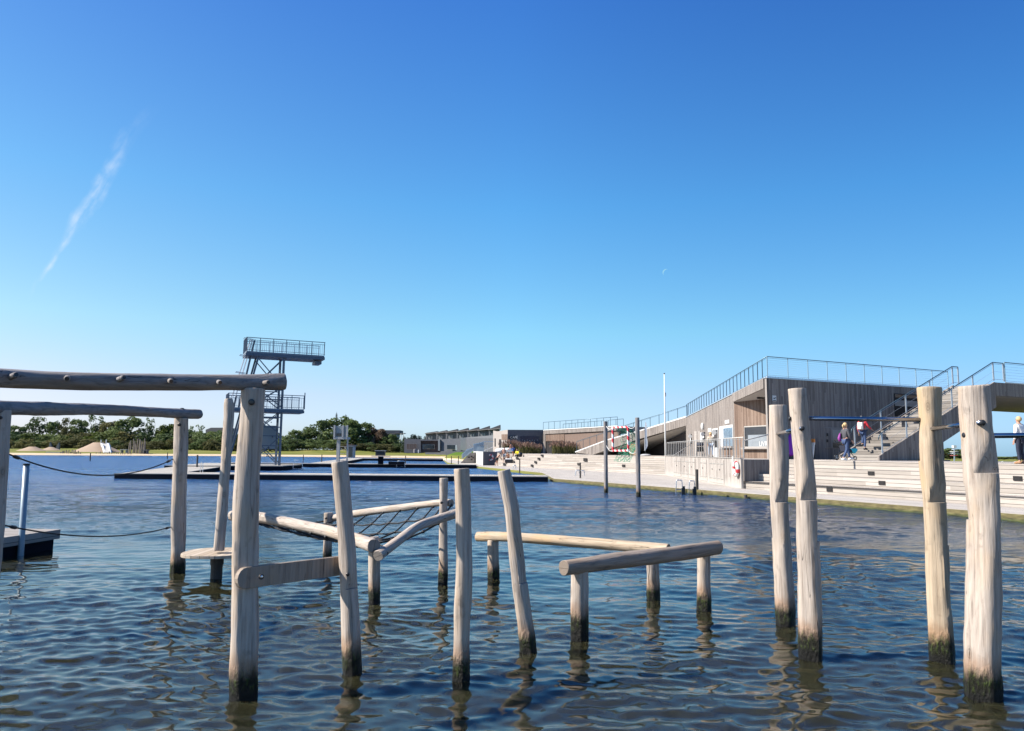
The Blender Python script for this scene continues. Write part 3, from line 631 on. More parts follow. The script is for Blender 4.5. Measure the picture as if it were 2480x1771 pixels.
# retaining wall with locker doors
tf = thing('retaining_wall', W0, 'bleached board retaining wall with built in locker doors under the railing', 'wall')
wn = V(-Wd.y, Wd.x, 0)
mb = MB(); mb.obox(W0 + wn * .001 - Wd * .0 + V(0, 0, ZB + .003), W1 - W0, wn * .1, V(0, 0, ZT - ZB + .04)); mb.build('boarding', CLADL, tf)
mb = MB(); mb.obox(W0 + n1 * .003 + e1 * -.06 + V(0, 0, ZB + .35), n1 * 2.49, e1 * .055, V(0, 0, ZT - ZB - .36)); mb.build('end_wall', CLAD, tf)
mb = MB(); mb.obox(W0 + wn * -.02 + V(0, 0, ZT + .043), W1 - W0, wn * .16, V(0, 0, .035)); mb.build('coping', plain('grey coping', (.30, .28, .26), .7, 0, .2, 3.), tf)
HINGE = plain('hinge bar', (.45, .43, .40), .4, .6, .1)
for i, px in enumerate((1640, 1659, 1676, 1703, 1726, 1744)):
    a = VP(px - 9, 1120, W0 + wn * .105, W1 + wn * .105); c = VP(px + 9, 1120, W0 + wn * .105, W1 + wn * .105)
    a.z = c.z = ZB + .08; mb = MB(); mb.obox(a, c - a, wn * .02, V(0, 0, 1.22)); dr = mb.build('locker_door', CLADL, tf)
    for zz in (.22, 1.0):
        mb = MB(); q = a.lerp(c, .08) + wn * .02 + V(0, 0, zz); mb.obox(q, (c - a) * .34, wn * .015, V(0, 0, .045)); mb.obox(q + (c - a) * .5, (c - a) * .34, wn * .015, V(0, 0, .045)); mb.build('hinge', HINGE, dr)
    mb = MB(); mb.ball(a.lerp(c, .5) + wn * .03 + V(0, 0, .72), .035); mb.build('knob', BLACK, dr)
# ------------------------------------------------------------------ railings
def railing(name, pts, label, h=1.05, sp=1.2, r=.02, posts=True, wires=3, mat=None, grp=None, curl=False, pr=None, hand=None):
    pts = [Vector(p) for p in pts]; mat = mat or RAILM; tf = thing(name, pts[0], label, 'railing', grp)
    up = V(0, 0, h); mb = MB(); tp = [p + up for p in pts]
    if curl: d = (tp[0] - tp[1]).normalized(); tp = [tp[0] + d * .25 - V(0, 0, .22), tp[0] + d * .2 - V(0, 0, .06)] + tp
    mb.tube(tp, r * 1.25, 8); mb.build('handrail', hand or mat, tf, smooth=True)
    if wires:
        mb = MB()
        for a, c in zip(pts[:-1], pts[1:]):
            for k in range(wires):
                z = V(0, 0, .08 + (h - .16) * k / max(1, wires - 1)) if wires > 1 else V(0, 0, .1); mb.tube([a + z, c + z], r * (.24 if 0 < k < wires - 1 else .5), 5)
        mb.build('wire', mat, tf)
    first = None
    for a, c in zip(pts[:-1], pts[1:]):
        L = (c - a).length; n = max(1, round(L / sp))
        for k in range(n + 1):
            if k == n and not (c - pts[-1]).length < 1e-6: continue
            p = a.lerp(c, k / n)
            if first is None:
                mb = MB(); mb.obox(p - V(pr or r, pr or r, 0), V((pr or r) * 2, 0, 0), V(0, (pr or r) * 2, 0), up); first = o = mb.build('post', mat, tf); p00 = p.copy()
            else:
                o = first.copy(); COL.objects.link(o); o.parent = tf; o.location = first.location + (p - p00)
    return tf
WH = V(0, 0, ZT + .08)
rw = V(Wd.y, -Wd.x, 0) * .06
railing('railing', [W0 + rw + WH, W1 + rw + WH - V(0, 0, .02)], 'pale steel railing along the retaining wall top above locker doors', .98, .62, .017, wires=2, mat=plain('pale rail', (.38, .365, .345), .45, .3, .08))
railing('stair_rail', [W1 + n2 * 2.5 - e2 * -.3 + V(0, 0, ZT), W1 + n2 * .1 + e2 * .3 + V(0, 0, ZB + .1)], 'short sloping handrail down the steps beside the flagpole', .95, 1.3, .02, wires=0, mat=MATS['pale rail'])
for k in range(1):
    a = W0 + n1 * .25 + Wd * .3; railing('stair_rail', [W0 + n1 * .2 + Wd * .4 + V(0, 0, ZT + .05), W0 + n1 * 2.3 + Wd * .6 + V(0, 0, ZT + .45)], 'bent white handrail in front of the lifeguard window', .85, 1.9, .022, wires=0, mat=MATS['pale rail'])
# ------------------------------------------------------------------ main clubhouse
A, B = V(13.6, 39.3, 0), V(15.3, 65, 0); ab = (B - A).normalized(); abn = V(-ab.y, ab.x, 0); LAB = (B - A).length
Rr = A + n1 * 14.2; ZA, ZBr = 5.92, 4.97
def rz_(p): return ZA + (ZBr - ZA) * max(0, min(1, (p - A).dot(ab) / LAB))
club = thing('clubhouse', A + V(0, 0, ZT), 'large grey board clubhouse with slanted roof terrace and angled recess', 'building')
N0 = A + ab * 7.55; zc = ZT
def up(p, z): return V(p[0], p[1], z)
Q = A + n1 * 2.6 + ab * .12; zs = VP(1779, 974, A, B).z
mb = MB(); mb.quad(up(B, zc), up(N0, zc), up(N0, rz_(N0)), up(B, rz_(B))); mb.build('wall', CLAD, club)
# band over the recess
f0, f1 = VP(1779, 974, A, B), VP(1861, 938.6, A, A + ab); f1 = up(A + ab * .32, VP(1861, 938.6, A, B).z)
mb = MB(); mb.extr([up(N0, f0.z), f1, up(A + ab * .32, rz_(A)), up(N0, rz_(N0))], -abn * -.1); mb.build('fascia', CLAD, club)
mb = MB(); mb.obox(up(A, zc) + ab * .0, ab * .32, n1 * .12, V(0, 0, ZA - zc)); mb.build('corner_post', plain('grey corner board', (.25, .225, .21), .75, 0, .15, 3.), club)
mb = MB(); mb.quad(up(N0, zc) - abn * .001, up(Q, zc), up(Q, f0.z), up(N0, f0.z)); nb = mb.build('recess_wall', CLADW, club)
mb = MB(); mb.quad(up(N0, f0.z) , up(Q, f0.z), f1 + n1 * .0); mb.build('soffit', plain('pale soffit', (.44, .42, .39), .8, 0, .06), club)
mb = MB(); mb.quad(up(A, zc), up(Rr, zc), up(Rr, ZA), up(A, ZA)); mb.build('wall', CLAD, club)
C2 = V(34, 68, 0); mb = MB(); mb.quad(up(Rr, zc), up(C2, zc), up(C2, ZBr), up(Rr, ZA)); mb.quad(up(C2, zc), up(B, zc), up(B, ZBr), up(C2, ZBr)); mb.build('wall', CLAD, club)
mb = MB(); mb.quad(up(A, ZA - .01), up(Rr, ZA - .01), up(C2, ZBr - .01), up(B, ZBr - .01)); mb.build('roof', SEAT, club, dirU=n1)
FLASH = plain('metal flashing', (.55, .62, .68), .35, .6, .05)
mb = MB(); mb.obox(up(A, ZA - .02) - e1 * .035, n1 * 14.2, e1 * .06, V(0, 0, .1)); mb.build('flashing', FLASH, club)
mb = MB(); mb.extr([up(A, rz_(A)), up(B, rz_(B)), up(B, rz_(B) + .06), up(A, rz_(A) + .06)], abn * .04); mb.build('flashing', FLASH, club)
# lifeguard window in the recess
rd = (Q - N0).normalized(); rn = V(rd.y, -rd.x, 0); rn = rn if rn.dot(abn) > 0 else -rn
def rect(px0, y0, px1, y1, P, D, nn, th=.03):
    a, c = VP(px0, y0, P, P + D), VP(px1, y1, P, P + D); a2, c2 = up(a, max(a.z, c.z)), up(c, min(a.z, c.z)); return [up(a, c2.z) + nn * th, up(c, c2.z) + nn * th, up(c, a2.z) + nn * th, up(a, a2.z) + nn * th]
r = rect(1805, 1034, 1880, 1083, N0, rd, rn, .02); mb = MB(); mb.extr(r, rn * .03); wn_ = mb.build('window', DARKG, club)
rb = [p.copy() for p in r]; fr = MB()
for i in range(4): fr.bar(r[i] + rn * .03, r[(i + 1) % 4] + rn * .03, .07, .07)
fr.build('frame', plain('window frame', (.33, .31, .29), .6, 0, .1), wn_)
pl = rect(1813.5, 1054, 1884, 1082, N0, rd, rn, .055); mb = MB(); mb.extr(pl, rn * .01); gp = mb.build('pane', plain('grey reflecting pane', (.27, .30, .33), .15, .3, .25, 1.2), wn_)
tp = VP(1841, 1081, N0, N0 + rd); text('lettering', 'LIVREDDER', .42, up(tp, tp.z) + rn * .075, (rd if rd.dot(cr) > 0 else -rd), V(0, 0, 1), WHITEP, wn_)
cnt = rect(1800, 1084.5, 1880, 1088, N0, rd, rn, .02); mb = MB(); mb.extr(cnt, rn * .22); mb.build('counter', MATS['grey corner board'], club)
mb = MB(); q = N0.lerp(Q, .55); mb.box(up(q, f0.z + .02) + rn * .55, (.4, .22, .1)); mb.build('soffit_lamp', BLACK, club)
# things on the long facade
def panel(name, px0, y0, px1, y1, m, th=.02, par=None, out=0.0):
    r = rect(px0, y0, px1, y1, A, ab, abn, .004 + out); mb = MB(); mb.extr(r, abn * th); return mb.build(name, m, par or club)
dr = panel('door', 1726, 1039, 1741, 1107, WHITEP, .03); panel('pane', 1730, 1042, 1740, 1084, DARKG, .01, dr, .03)
wd_ = panel('window', 1743, 1033.5, 1777, 1086, WHITEP, .03); panel('pane', 1753, 1038, 1776, 1081, plain('sky glass', (.20, .30, .40), .08, .4, .3, 1.5), .01, wd_, .03); panel('sill', 1750, 1081.5, 1777, 1085, MATS['grey corner board'], .12, wd_, .03)
panel('panel', 1751, 1085, 1777, 1107, CLADW, .012)
dr = panel('door', 1682, 1045, 1689, 1106, CLADL, .02); dr = panel('door', 1690.5, 1044, 1697, 1106, CLADL, .02)
panel('notice_board', 1697.5, 1048, 1702.5, 1080, WHITEP, .05)
nb2 = panel('notice_board', 1672, 1052, 1676, 1074, BLACK, .05); panel('paper', 1673, 1055, 1675, 1071, WHITEP, .01, nb2, .05)
nb3 = panel('notice_board', 1703, 1047, 1708, 1066, BLACK, .05); panel('paper', 1703.6, 1050, 1707, 1054, WHITEP, .01, nb3, .05); panel('paper', 1703.6, 1057, 1707, 1061, WHITEP, .01, nb3, .05)
panel('sign_plate', 1715.5, 1038, 1723.5, 1046, WHITEP, .03); sg = panel('sign_plate', 1756, 1017.5, 1768, 1027, MATS['grey corner board'], .02); panel('sign_face', 1757, 1019, 1767, 1025, WHITEP, .02, sg, .02)
for px, y0, y1 in ((1679, 1052, 1062), (1709.5, 1047, 1057), (1738.5, 1041, 1054)):       # oval projecting signs
    p = VP(px, (y0 + y1) / 2, A, B); rr = abs(VP(px, y0, A, B).z - p.z); mb = MB(); c = p + abn * (.12 + rr * .8)
    mb.extr([c + abn * math.cos(a) * rr * .8 + V(0, 0, math.sin(a) * rr) - ab * .02 for a in [2 * math.pi * k / 20 for k in range(20)]], ab * .04); mb.bar(p, c, .03); mb.build('projecting_sign', WHITEP, club)
p = VP(1705, 1033, A, B); mb = MB(); mb.ball(p + abn * .12, .13, 8, 6, (1, 1, 2.2)); mb.build('wall_lamp', WHITEP, club)
# dark side windows, hatch and camera sign on the shaded gable side
def sidep(name, px0, y0, px1, y1, m, th=.02, par=None, out=0.):
    r = rect(px0, y0, px1, y1, A, n1, -e1, .004 + out); mb = MB(); mb.extr(r, -e1 * th); return mb.build(name, m, par or club)
sw = sidep('window', 2164, 953, 2262, 1012, VOID, .02); sidep('blind', 2166, 969, 2260, 988, plain('grey blind', (.20, .20, .20), .6, 0, .1), .01, sw, .02); sidep('pane', 2166, 955, 2260, 968, DARKG, .012, sw, .02)
ht = sidep('hatch', 1996, 1035, 2044, 1086, MATS['grey corner board'], .02); sidep('hatch_board', 1997.5, 1036.5, 2013, 1084.5, CLAD, .015, ht, .02)
m_, t, b = mat_base('hatch picture'); co = t.new('ShaderNodeTexCoord').outputs['Object']
t.set(b, 'Base Color', t.ramp(t.math('ADD', t.math('MULTIPLY', t.xyz(co)[2], .55), t.math('MULTIPLY', t.noise(co, .8, 3), .35)), [(.55, (.035, .022, .02)), (.66, (.10, .07, .06)), (.70, (.20, .185, .17)), (.95, (.30, .29, .28))])); b.inputs['Roughness'].default_value = .4
sidep('picture', 2014.5, 1041, 2043, 1085, m_, .015, ht, .02)
for y in (1053, 1068): sidep('latch', 1998.5 + 1.5, y - 3.5, 2004, y + 3.5, BLACK, .03, ht, .035)
sgn = sidep('camera_sign', 1870, 958, 1879.5, 972, WHITEP, .02)
sidep('symbol', 1872.2, 963.5, 1876.6, 966.2, BLACK, .006, sgn, .02); sidep('symbol', 1876.6, 962.6, 1878.2, 964.6, BLACK, .006, sgn, .02); sidep('caption', 1871, 969.2, 1878.6, 971.2, BLACK, .006, sgn, .02)
railing('railing', [up(A, ZA + .06) + n1 * .12 + ab * .1, up(B, ZBr + .05) + n1 * .12], 'blue grey post railing climbing the slanted roof edge above facade', 1.1, .98, .02, wires=2)
CABLE = plain('cable rail steel', (.30, .42, .48), .4, .3, .06); HANDD = plain('dark teal handrail', (.05, .085, .11), .4, .3, .1)
railing('railing', [up(A, ZA + .08) + n1 * .16 + e1 * .08, up(Rr, ZA + .08) + n1 * .9 + e1 * .08], 'cable railing with widely spaced posts on the shaded gable roof', 1.08, 1.55, .018, wires=9, mat=CABLE, hand=HANDD)
# ------------------------------------------------------------------ outdoor stair up to the roof deck
S0 = V(17.8, 36, 0); RUN, SW, ZS = 9.4, 2.4, 5.75
STAIRB = boards('stair boards', [(.10, .09, .082), (.215, .195, .178), (.33, .305, .28)], .145, 'v', .14, tonevar=.4)
st = thing('roof_stair', S0 + V(0, 0, ZT), 'broad plank staircase rising from promenade to roof terrace', 'stairs')
NS = 24
for k in range(NS):
    z0 = ZT + (ZS - ZT) * (k + 1) / NS; a = S0 + n1 * RUN * k / NS
    mb = MB(); mb.obox(up(a, z0 - .17) + e1 * .1, n1 * (RUN / NS - .004), e1 * (SW - .2), V(0, 0, .168)); mb.build('tread', STAIRB, st, dirU=e1)
for off_, nm in ((0, 'side_wall'), (SW - .1, 'side_wall')):
    a = S0 + e1 * off_; mb = MB()
    mb.extr([up(a, ZT), up(a + n1 * 2.6, ZT), up(a + n1 * RUN, ZS - 1.25), up(a + n1 * RUN, ZS + .12), up(a, ZT + .22)], e1 * .1); mb.build(nm, CLAD, st)
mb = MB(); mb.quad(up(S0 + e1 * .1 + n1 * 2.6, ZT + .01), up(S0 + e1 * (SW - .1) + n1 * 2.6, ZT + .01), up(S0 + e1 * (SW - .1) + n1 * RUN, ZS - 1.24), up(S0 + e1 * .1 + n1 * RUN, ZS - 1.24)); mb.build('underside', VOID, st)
STR = plain('stair rail steel', (.38, .42, .46), .4, .5, .08)
for k in (5, 9, 10, 13):                                             # block seats on the flight, alternately placed
    a = S0 + n1 * RUN * k / NS + e1 * (1.35 if k % 2 else .95); z0 = ZT + (ZS - ZT) * (k + 1) / NS
    mb = MB(); mb.obox(up(a, z0 + .001), n1 * .36, e1 * .5, V(0, 0, .3)); mb.build('seat_block', STAIRB, st, dirU=e1)
def up2(off_, t0, t1, extra=0.): return [up(S0 + e1 * off_ + n1 * t, ZT + .2 + (ZS - ZT) * t / RUN) for t in (t0, t1)]
railing('stair_rail', up2(.05, .3, RUN) + [up(S0 + e1 * .05 + n1 * (RUN + .9), ZS + .2)], 'steel handrail on the outer side of the roof stair', 1.0, 2.05, .022, wires=3, mat=STR, curl=True, pr=.03, hand=HANDD)
railing('stair_rail', up2(SW - .05, 1.2, RUN) + [up(S0 + e1 * (SW - .05) + n1 * (RUN + .5), ZS + .2)], 'steel handrail on the inner side of the roof stair by gable wall', 1.0, 2.05, .022, wires=3, mat=STR, curl=True, pr=.03, hand=HANDD)
# bridge deck at the top
b0, b1 = S0 + n1 * RUN, V(34.8, 53.7, 0)
br_ = thing('roof_bridge', up(b0, ZS - .7), 'overhanging roof deck with pale fascia and dark soffit beside stair', 'roof deck')
mb = MB(); mb.prism([(b0.x, b0.y), (b0 + n1 * 16)[:2], (b1 + n1 * 16)[:2], b1[:2]], ZS - .62, ZS + .1); mb.build('slab', CLAD, br_)
mb = MB(); mb.prism([(b0 + n1 * .1 + e1 * .1)[:2], (b0 + n1 * 15)[:2], (b1 + n1 * 15)[:2], (b1 + n1 * .1)[:2]], ZS - .66, ZS - .625); mb.build('soffit', plain('dark soffit', (.16, .155, .15), .8, 0, .1), br_)
mb = MB(); mb.obox(up(b0, ZS + .1) + n1 * .9, n1 * 14, -e1 * .02, V(0, 0, .06)); mb.build('flashing', WHITEP, br_)
mb = MB(); mb.prism([(b0 + n1 * 13)[:2], (b0 + n1 * 15.9)[:2], (b1 + n1 * 15.9)[:2], (b1 + n1 * 13)[:2]], ZT, ZS - .66); mb.build('pier_wall', CLAD, br_)
railing('railing', [up(b0 + n1 * .95, ZS + .15), up(b0 + n1 * 9, ZS + .15)], 'cable railing along the overhanging roof deck', 1.1, 1.9, .02, wires=7, mat=CABLE, hand=HANDD)
railing('railing', [up(b1 + n1 * -8, ZS + .1), up(b1 + n1 * 4, ZS + .1)], 'low far edge railing behind the roof deck', .55, 1.7, .02, wires=1, mat=CABLE)
GREYB = plain('plain grey boards', (.17, .155, .15), .8, 0, .2, 2.)  # one even grey for boards and small fittings
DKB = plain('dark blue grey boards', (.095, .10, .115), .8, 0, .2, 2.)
# ------------------------------------------------------------------ broad stair sinking from the clubhouse roof to the promenade
F0 = V(7.2, 78, 0); fd = (F0 - B).normalized(); fb = V(-fd.y, fd.x, 0); fb = fb if fb.y > 0 else -fb
def FB(x, y, back=0.): 
    return VP(x, y, B + fb * back, F0 + fb * back)
st = thing('terrace_stair', up(F0, ZT), 'wide terrace stair sinking from clubhouse roof with slanted board side', 'stairs')
T = [FB(1661, 1014), FB(1550, 1044.5), FB(1468.5, 1067.5), FB(1393, 1096)]; U_ = [FB(1435, 1099.5), FB(1550, 1063), FB(1661, 1031)]
T[0].z = ZBr + .02; T[3].z = max(T[3].z, ZT); U_[0].z = ZT
mb = MB(); mb.extr(T + U_, fb * .14); mb.build('side_wall', CLAD, st)
mb = MB(); mb.tube([p + V(0, 0, .04) + fb * .05 for p in T], .07, 6); mb.build('capping', WHITEP, st)
SWD = 7.0; nst = 18; top, bot = up(T[0], ZBr - .1), up(T[3], ZT + .05)
for k in range(nst):
    a = bot.lerp(top, k / nst); c = bot.lerp(top, (k + 1) / nst)
    mb = MB(); q = up(a, a.z + (top.z - bot.z) / nst - .2) + fb * .15; mb.obox(q, up(c, 0) - up(a, 0), fb * SWD, V(0, 0, .2)); mb.build('tread', STAIRB, st, dirU=fb)
for k in range(9):
    rnd = random.Random(k); i = 2 + k * 1.6; a = bot.lerp(top, i / nst) + fb * (1.2 + (k * 2.3) % 4.6)
    mb = MB(); mb.obox(a + V(0, 0, .22), fd * -.45, fb * .9, V(0, 0, .3)); mb.build('seat_block', STAIRB, st, dirU=fb)
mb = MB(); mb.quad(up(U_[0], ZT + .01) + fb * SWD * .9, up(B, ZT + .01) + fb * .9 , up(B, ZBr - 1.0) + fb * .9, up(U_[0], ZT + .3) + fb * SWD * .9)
mb.build('back_wall', plain('painted shade wall', (.045, .04, .042), .8, 0, .25, 2.), st)  # shade under the stair is put into this wall's dark colour
mb = MB(); mb.quad(U_[0] + fb * .15, U_[2] + fb * .15, U_[2] + fb * 5 , U_[0] + fb * 5); mb.build('soffit', MATS['pale soffit'], st)
railing('stair_rail', [p + fb * .2 + V(0, 0, .05) for p in (T[3] + V(0, 0, .1), T[1], T[0])], 'thin post railing along the slanted terrace stair side', 1.0, 1.15, .02, wires=2)
railing('stair_rail', [up(p, p.z) + fb * (SWD + .1) for p in (bot, bot.lerp(top, .5), top)], 'railing on the far side of the terrace stair', 1.0, 1.3, .022, wires=2)
# orange round rope sculpture and white feather flag in front of the dark wall
def tri(*p): return [Vector(q) for q in p]
pc = FB(1535, 1090, -1.0); tf = thing('round_board', up(pc, ZT), 'orange round slatted disc standing behind the goal post', 'round board')
mb = MB(); tn = (CAM - pc); tn.z = 0; tn.normalize(); mb.extr([pc + V(tn.y, -tn.x, 0) * math.cos(a) * .5 + V(0, 0, .55 * math.sin(a)) for a in [2 * math.pi * k / 32 for k in range(32)]], tn * .05)
mb.build('disc', plain('orange board', (.62, .30, .10), .6, 0, .1), tf)
for k in range(6): 
    mb = MB(); mb.torus(pc + tn * .06, .06 + .078 * k, .018, tn, 24, 6); mb.build('ring', plain('pale ring', (.70, .55, .38), .6, 0, .05), tf)
fp = Zp(1564, 1104, ZT); tf = thing('feather_flag', fp, 'slim white feather banner on a black foot before the dark wall', 'banner')
pts = [Yp(1564 + dx, y, fp.y) for dx, y in ((-3, 1092), (-3, 1060), (-3, 1035), (-1.5, 1024), (0, 1021), (2, 1028), (3, 1045), (3, 1062), (4.5, 1070), (4.5, 1080), (2, 1086), (-1, 1091))]
mb = MB(); mb.extr(pts, V(0, .02, 0)); mb.build('cloth', plain('white banner cloth', (.72, .76, .78), .7, 0, .05), tf); mb = MB(); mb.tube([fp, Yp(1561, 1035, fp.y)], .018, 8); mb.build('pole', BLACK, tf)
mb = MB(); mb.ball(fp + V(0, 0, .05), .5, 14, 6, (1, 1, .22)); mb.build('foot', plain('grey foot', (.35, .35, .36), .6), tf, smooth=True)
# ------------------------------------------------------------------ second wing (left, behind the stair)
def pbox(x0, x1, yt, yb, d, depth, d1=None):
    """front face from pixel corners: returns a, c (front ends at z), z bottom/top"""
    d1 = d1 or d; a, c = Yp(x0, yt, d), Yp(x1, yt, d1); return a, c
wg = thing('terrace_wing', Yp(1380, 1097, 106), 'far low wing with pale roof fascia over dark recess behind plume grass', 'building')
a, c = Yp(1316, 1043, 112), Yp(1496, 1032.5, 98); d = up(c - a, 0); nb_ = V(-d.y, d.x, 0).normalized()
mb = MB(); mb.extr([up(a, a.z - .55), up(c, c.z - .55), c, a], nb_ * 9); mb.build('roof_slab', CLAD, wg)
mb = MB(); mb.extr([a, c, c + V(0, 0, .09), a + V(0, 0, .09)], -nb_ * .05); mb.build('flashing', WHITEP, wg)
q0, q1 = up(a, 0) + nb_ * .2, up(c, 0) + nb_ * .2
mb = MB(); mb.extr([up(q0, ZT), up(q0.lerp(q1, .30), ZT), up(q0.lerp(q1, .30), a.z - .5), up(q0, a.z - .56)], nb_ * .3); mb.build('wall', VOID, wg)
mb = MB(); mb.extr([up(q0, a.z - 1.6), up(q0.lerp(q1, .30), a.z - 1.6), up(q0.lerp(q1, .30), a.z - .56), up(q0, a.z - .58)], -nb_ * .06); mb.build('lintel_boards', CLADW, wg)
mb = MB(); mb.extr([up(q0.lerp(q1, .30), ZT), up(q1, ZT), up(q1, c.z - .56), up(q0.lerp(q1, .30), a.z - .56)], nb_ * .3); mb.build('wall', plain('brown wing wall', (.14, .095, .075), .8, 0, .15, 1.5), wg)  # one even brown, the wall's own colour
mb = MB(); mb.obox(up(a, ZT) - nb_ * .05, V(.35, -.3, 0), V(3, 6, 0), V(0, 0, a.z - .57 - ZT)); mb.build('corner_wall', CLAD, wg)
railing('railing', [a + V(0, .3, .1), c + V(0, .3, .1)], 'thin post railing along the far wing roof terrace', 1.15, 1.35, .025, wires=1)
railing('railing', [a + nb_ * 5 + V(-1, 0, .1), c + nb_ * 5 + V(-3, 0, .1)], 'second railing at the rear of the far wing roof', 1.0, 1.7, .025, wires=1)
# ------------------------------------------------------------------ cafe block
cf_ = thing('cafe_building', Yp(1230, 1098, 112), 'grey board café block with black sign and long dark window', 'building')
a, c = Yp(1229.5, 1041, 110), Yp(1318, 1041.5, 113); zc_ = 1.6
mb = MB(); mb.extr([up(a, zc_), up(c, zc_), c, a], V(0, 10, 0)); mb.build('wall', DKB, cf_)  # front's shade is put into its colour, darker than the lit gable
l0, l1 = Yp(1194.5, 1043, 114), a; g = up(l0 - a, 0); gl = V(-g.y, g.x, 0).normalized()
mb = MB(); mb.extr([up(a, zc_) - V(.001, 0, 0), up(l0, zc_), l0, Yp(1205, 1045, 112.7), a], V(0, 9, 0)); mb.build('gable_wall', plain('pale lit boards', (.30, .265, .24), .75, 0, .18, 3.), cf_)
for x0, x1, y0, y1, m in ((1215, 1229, 1052, 1066, CLADW), (1198, 1201, 1062, 1082, VOID), (1209, 1214, 1064, 1085, VOID)):
    p0, p1, p2, p3 = [VP(x, y, a, l0) for x, y in ((x0, y1), (x1, y1), (x1, y0), (x0, y0))]; mb = MB(); mb.extr([p0, p1, p2, p3], -gl * (.03 if gl.y > 0 else -.03)); mb.build('opening', m, cf_)
r = [VP(x, y, a, c) + V(0, -.03, 0) for x, y in ((1232, 1063.5), (1251, 1063.5), (1251, 1055.5), (1232, 1055.5))]; mb = MB(); mb.extr(r, V(0, -.04, 0)); sg = mb.build('sign', BLACK, cf_)
p = VP(1235.5, 1062, a, c); text('lettering', 'CAFÉ', .48, p + V(0, -.09, 0), V(1, .03, 0), V(0, 0, 1), WHITEP, sg)
r = [VP(x, y, a, c) + V(0, -.02, 0) for x, y in ((1260, 1083), (1307, 1083), (1307, 1057), (1260, 1057))]; mb = MB(); mb.extr(r, V(0, -.05, 0)); wn2 = mb.build('window', plain('blue dark glass', (.025, .045, .085), .15, .2, .3, 1.), cf_)
for k in range(7):
    p = VP(1265 + k * 6, 1066 + (k % 2), a, c); mb = MB(); mb.ball(p + V(0, -.1, 0), .05); mb.build('lamp', WHITEP, wn2)
for x in (1270, 1283, 1293):
    r = [VP(q, y, a, c) + V(0, -.07, 0) for q, y in ((x, 1082), (x + 2, 1082), (x + 2, 1070), (x, 1070))]; mb = MB(); mb.extr(r, V(0, -.02, 0)); mb.build('mullion', CONC, wn2)
# ------------------------------------------------------------------ low far blocks left of the cafe
lb = thing('low_pavilion', Yp(1100, 1100, 150), 'long low grey board pavilion with framed windows behind grass mound', 'building')
def wallp(x0, x1, yt0, yt1, yb, d0, d1, m, name='wall', parent=None, push=0., th=6.):
    P0, P1 = Yp(x0, yb, d0), Yp(x1, yb, d1); a, c = VP(x0, yt0, P0, P1), VP(x1, yt1, P0, P1); q0, q1 = VP(x0, yb, P0, P1), VP(x1, yb, P0, P1)
    mb = MB(); s = V(0, -push, 0); mb.extr([q0 + s, q1 + s, c + s, a + s], V(0, th, 0)); return mb.build(name, m, parent or lb), P0, P1
wallp(979, 1019, 1063, 1064, 1097, 150, 150, GREYB); wallp(1019, 1061.5, 1064.5, 1064.5, 1068, 149.8, 149.8, GREYB, push=.3)
wallp(1019, 1061.5, 1066, 1066, 1096, 150.5, 150.5, plain('brown recess', (.10, .065, .058), .85, 0, .2), th=5); wallp(1061, 1065.5, 1064, 1064, 1092, 148.5, 148.5, CONC, 'wall_end')
wallp(1065.5, 1116, 1064, 1062, 1093, 149, 147, DKB); wallp(1115, 1130, 1060.5, 1060.5, 1091, 146, 146, CONC, 'wall_end', th=5); wallp(1130, 1196, 1061, 1062, 1096, 145, 140, DKB)
wallp(1116, 1196, 1061, 1054, 1062, 152, 150, plain('pale slant roof', (.28, .28, .28), .7), 'roof', th=2)
for x0, x1, y0, y1, d, m in ((1025, 1052, 1078, 1087, 150.3, DKB), (1083, 1107, 1078, 1088, 147.7, DKB), (985, 1009, 1075, 1088, 149.8, CLADW)):
    o, P0, P1 = wallp(x0 - 1, x1 + 1, y0 - 1, y0 - 1, y1 + 1, d, d, CONC if m is DKB else MATS['grey corner board'], 'window', push=.15, th=.1)
    wallp(x0, x1, y0, y0, y1, d - .2, d - .2, DARKG if m is DKB else m, 'pane', o, .15, .06)
wallp(1103, 1107, 1078, 1078, 1091, 147, 147, WHITEP, 'door', push=.2, th=.1)
for x0, x1, y0, y1, d, nm, lb2, cat, m in ((1001, 1009, 1088, 1097, 143, 'bin', 'grey round waste bin by the low pavilion wall', 'bin', GREYB), (1012.5, 1014.5, 1089.5, 1097.5, 142, 'bollard', 'small white bollard by the low pavilion wall', 'bollard', WHITEP)):
    p = Yp((x0 + x1) / 2, y1, d); r_ = (x1 - x0) / 2 * d / FPX; h_ = (y1 - y0) * d / FPX; mb = MB(); mb.tube([p, p + V(0, 0, h_ * .92), p + V(0, 0, h_)], [r_, r_, r_ * .8], 14); o = mb.build(nm, m, origin=p); tag(o, lb2, cat)
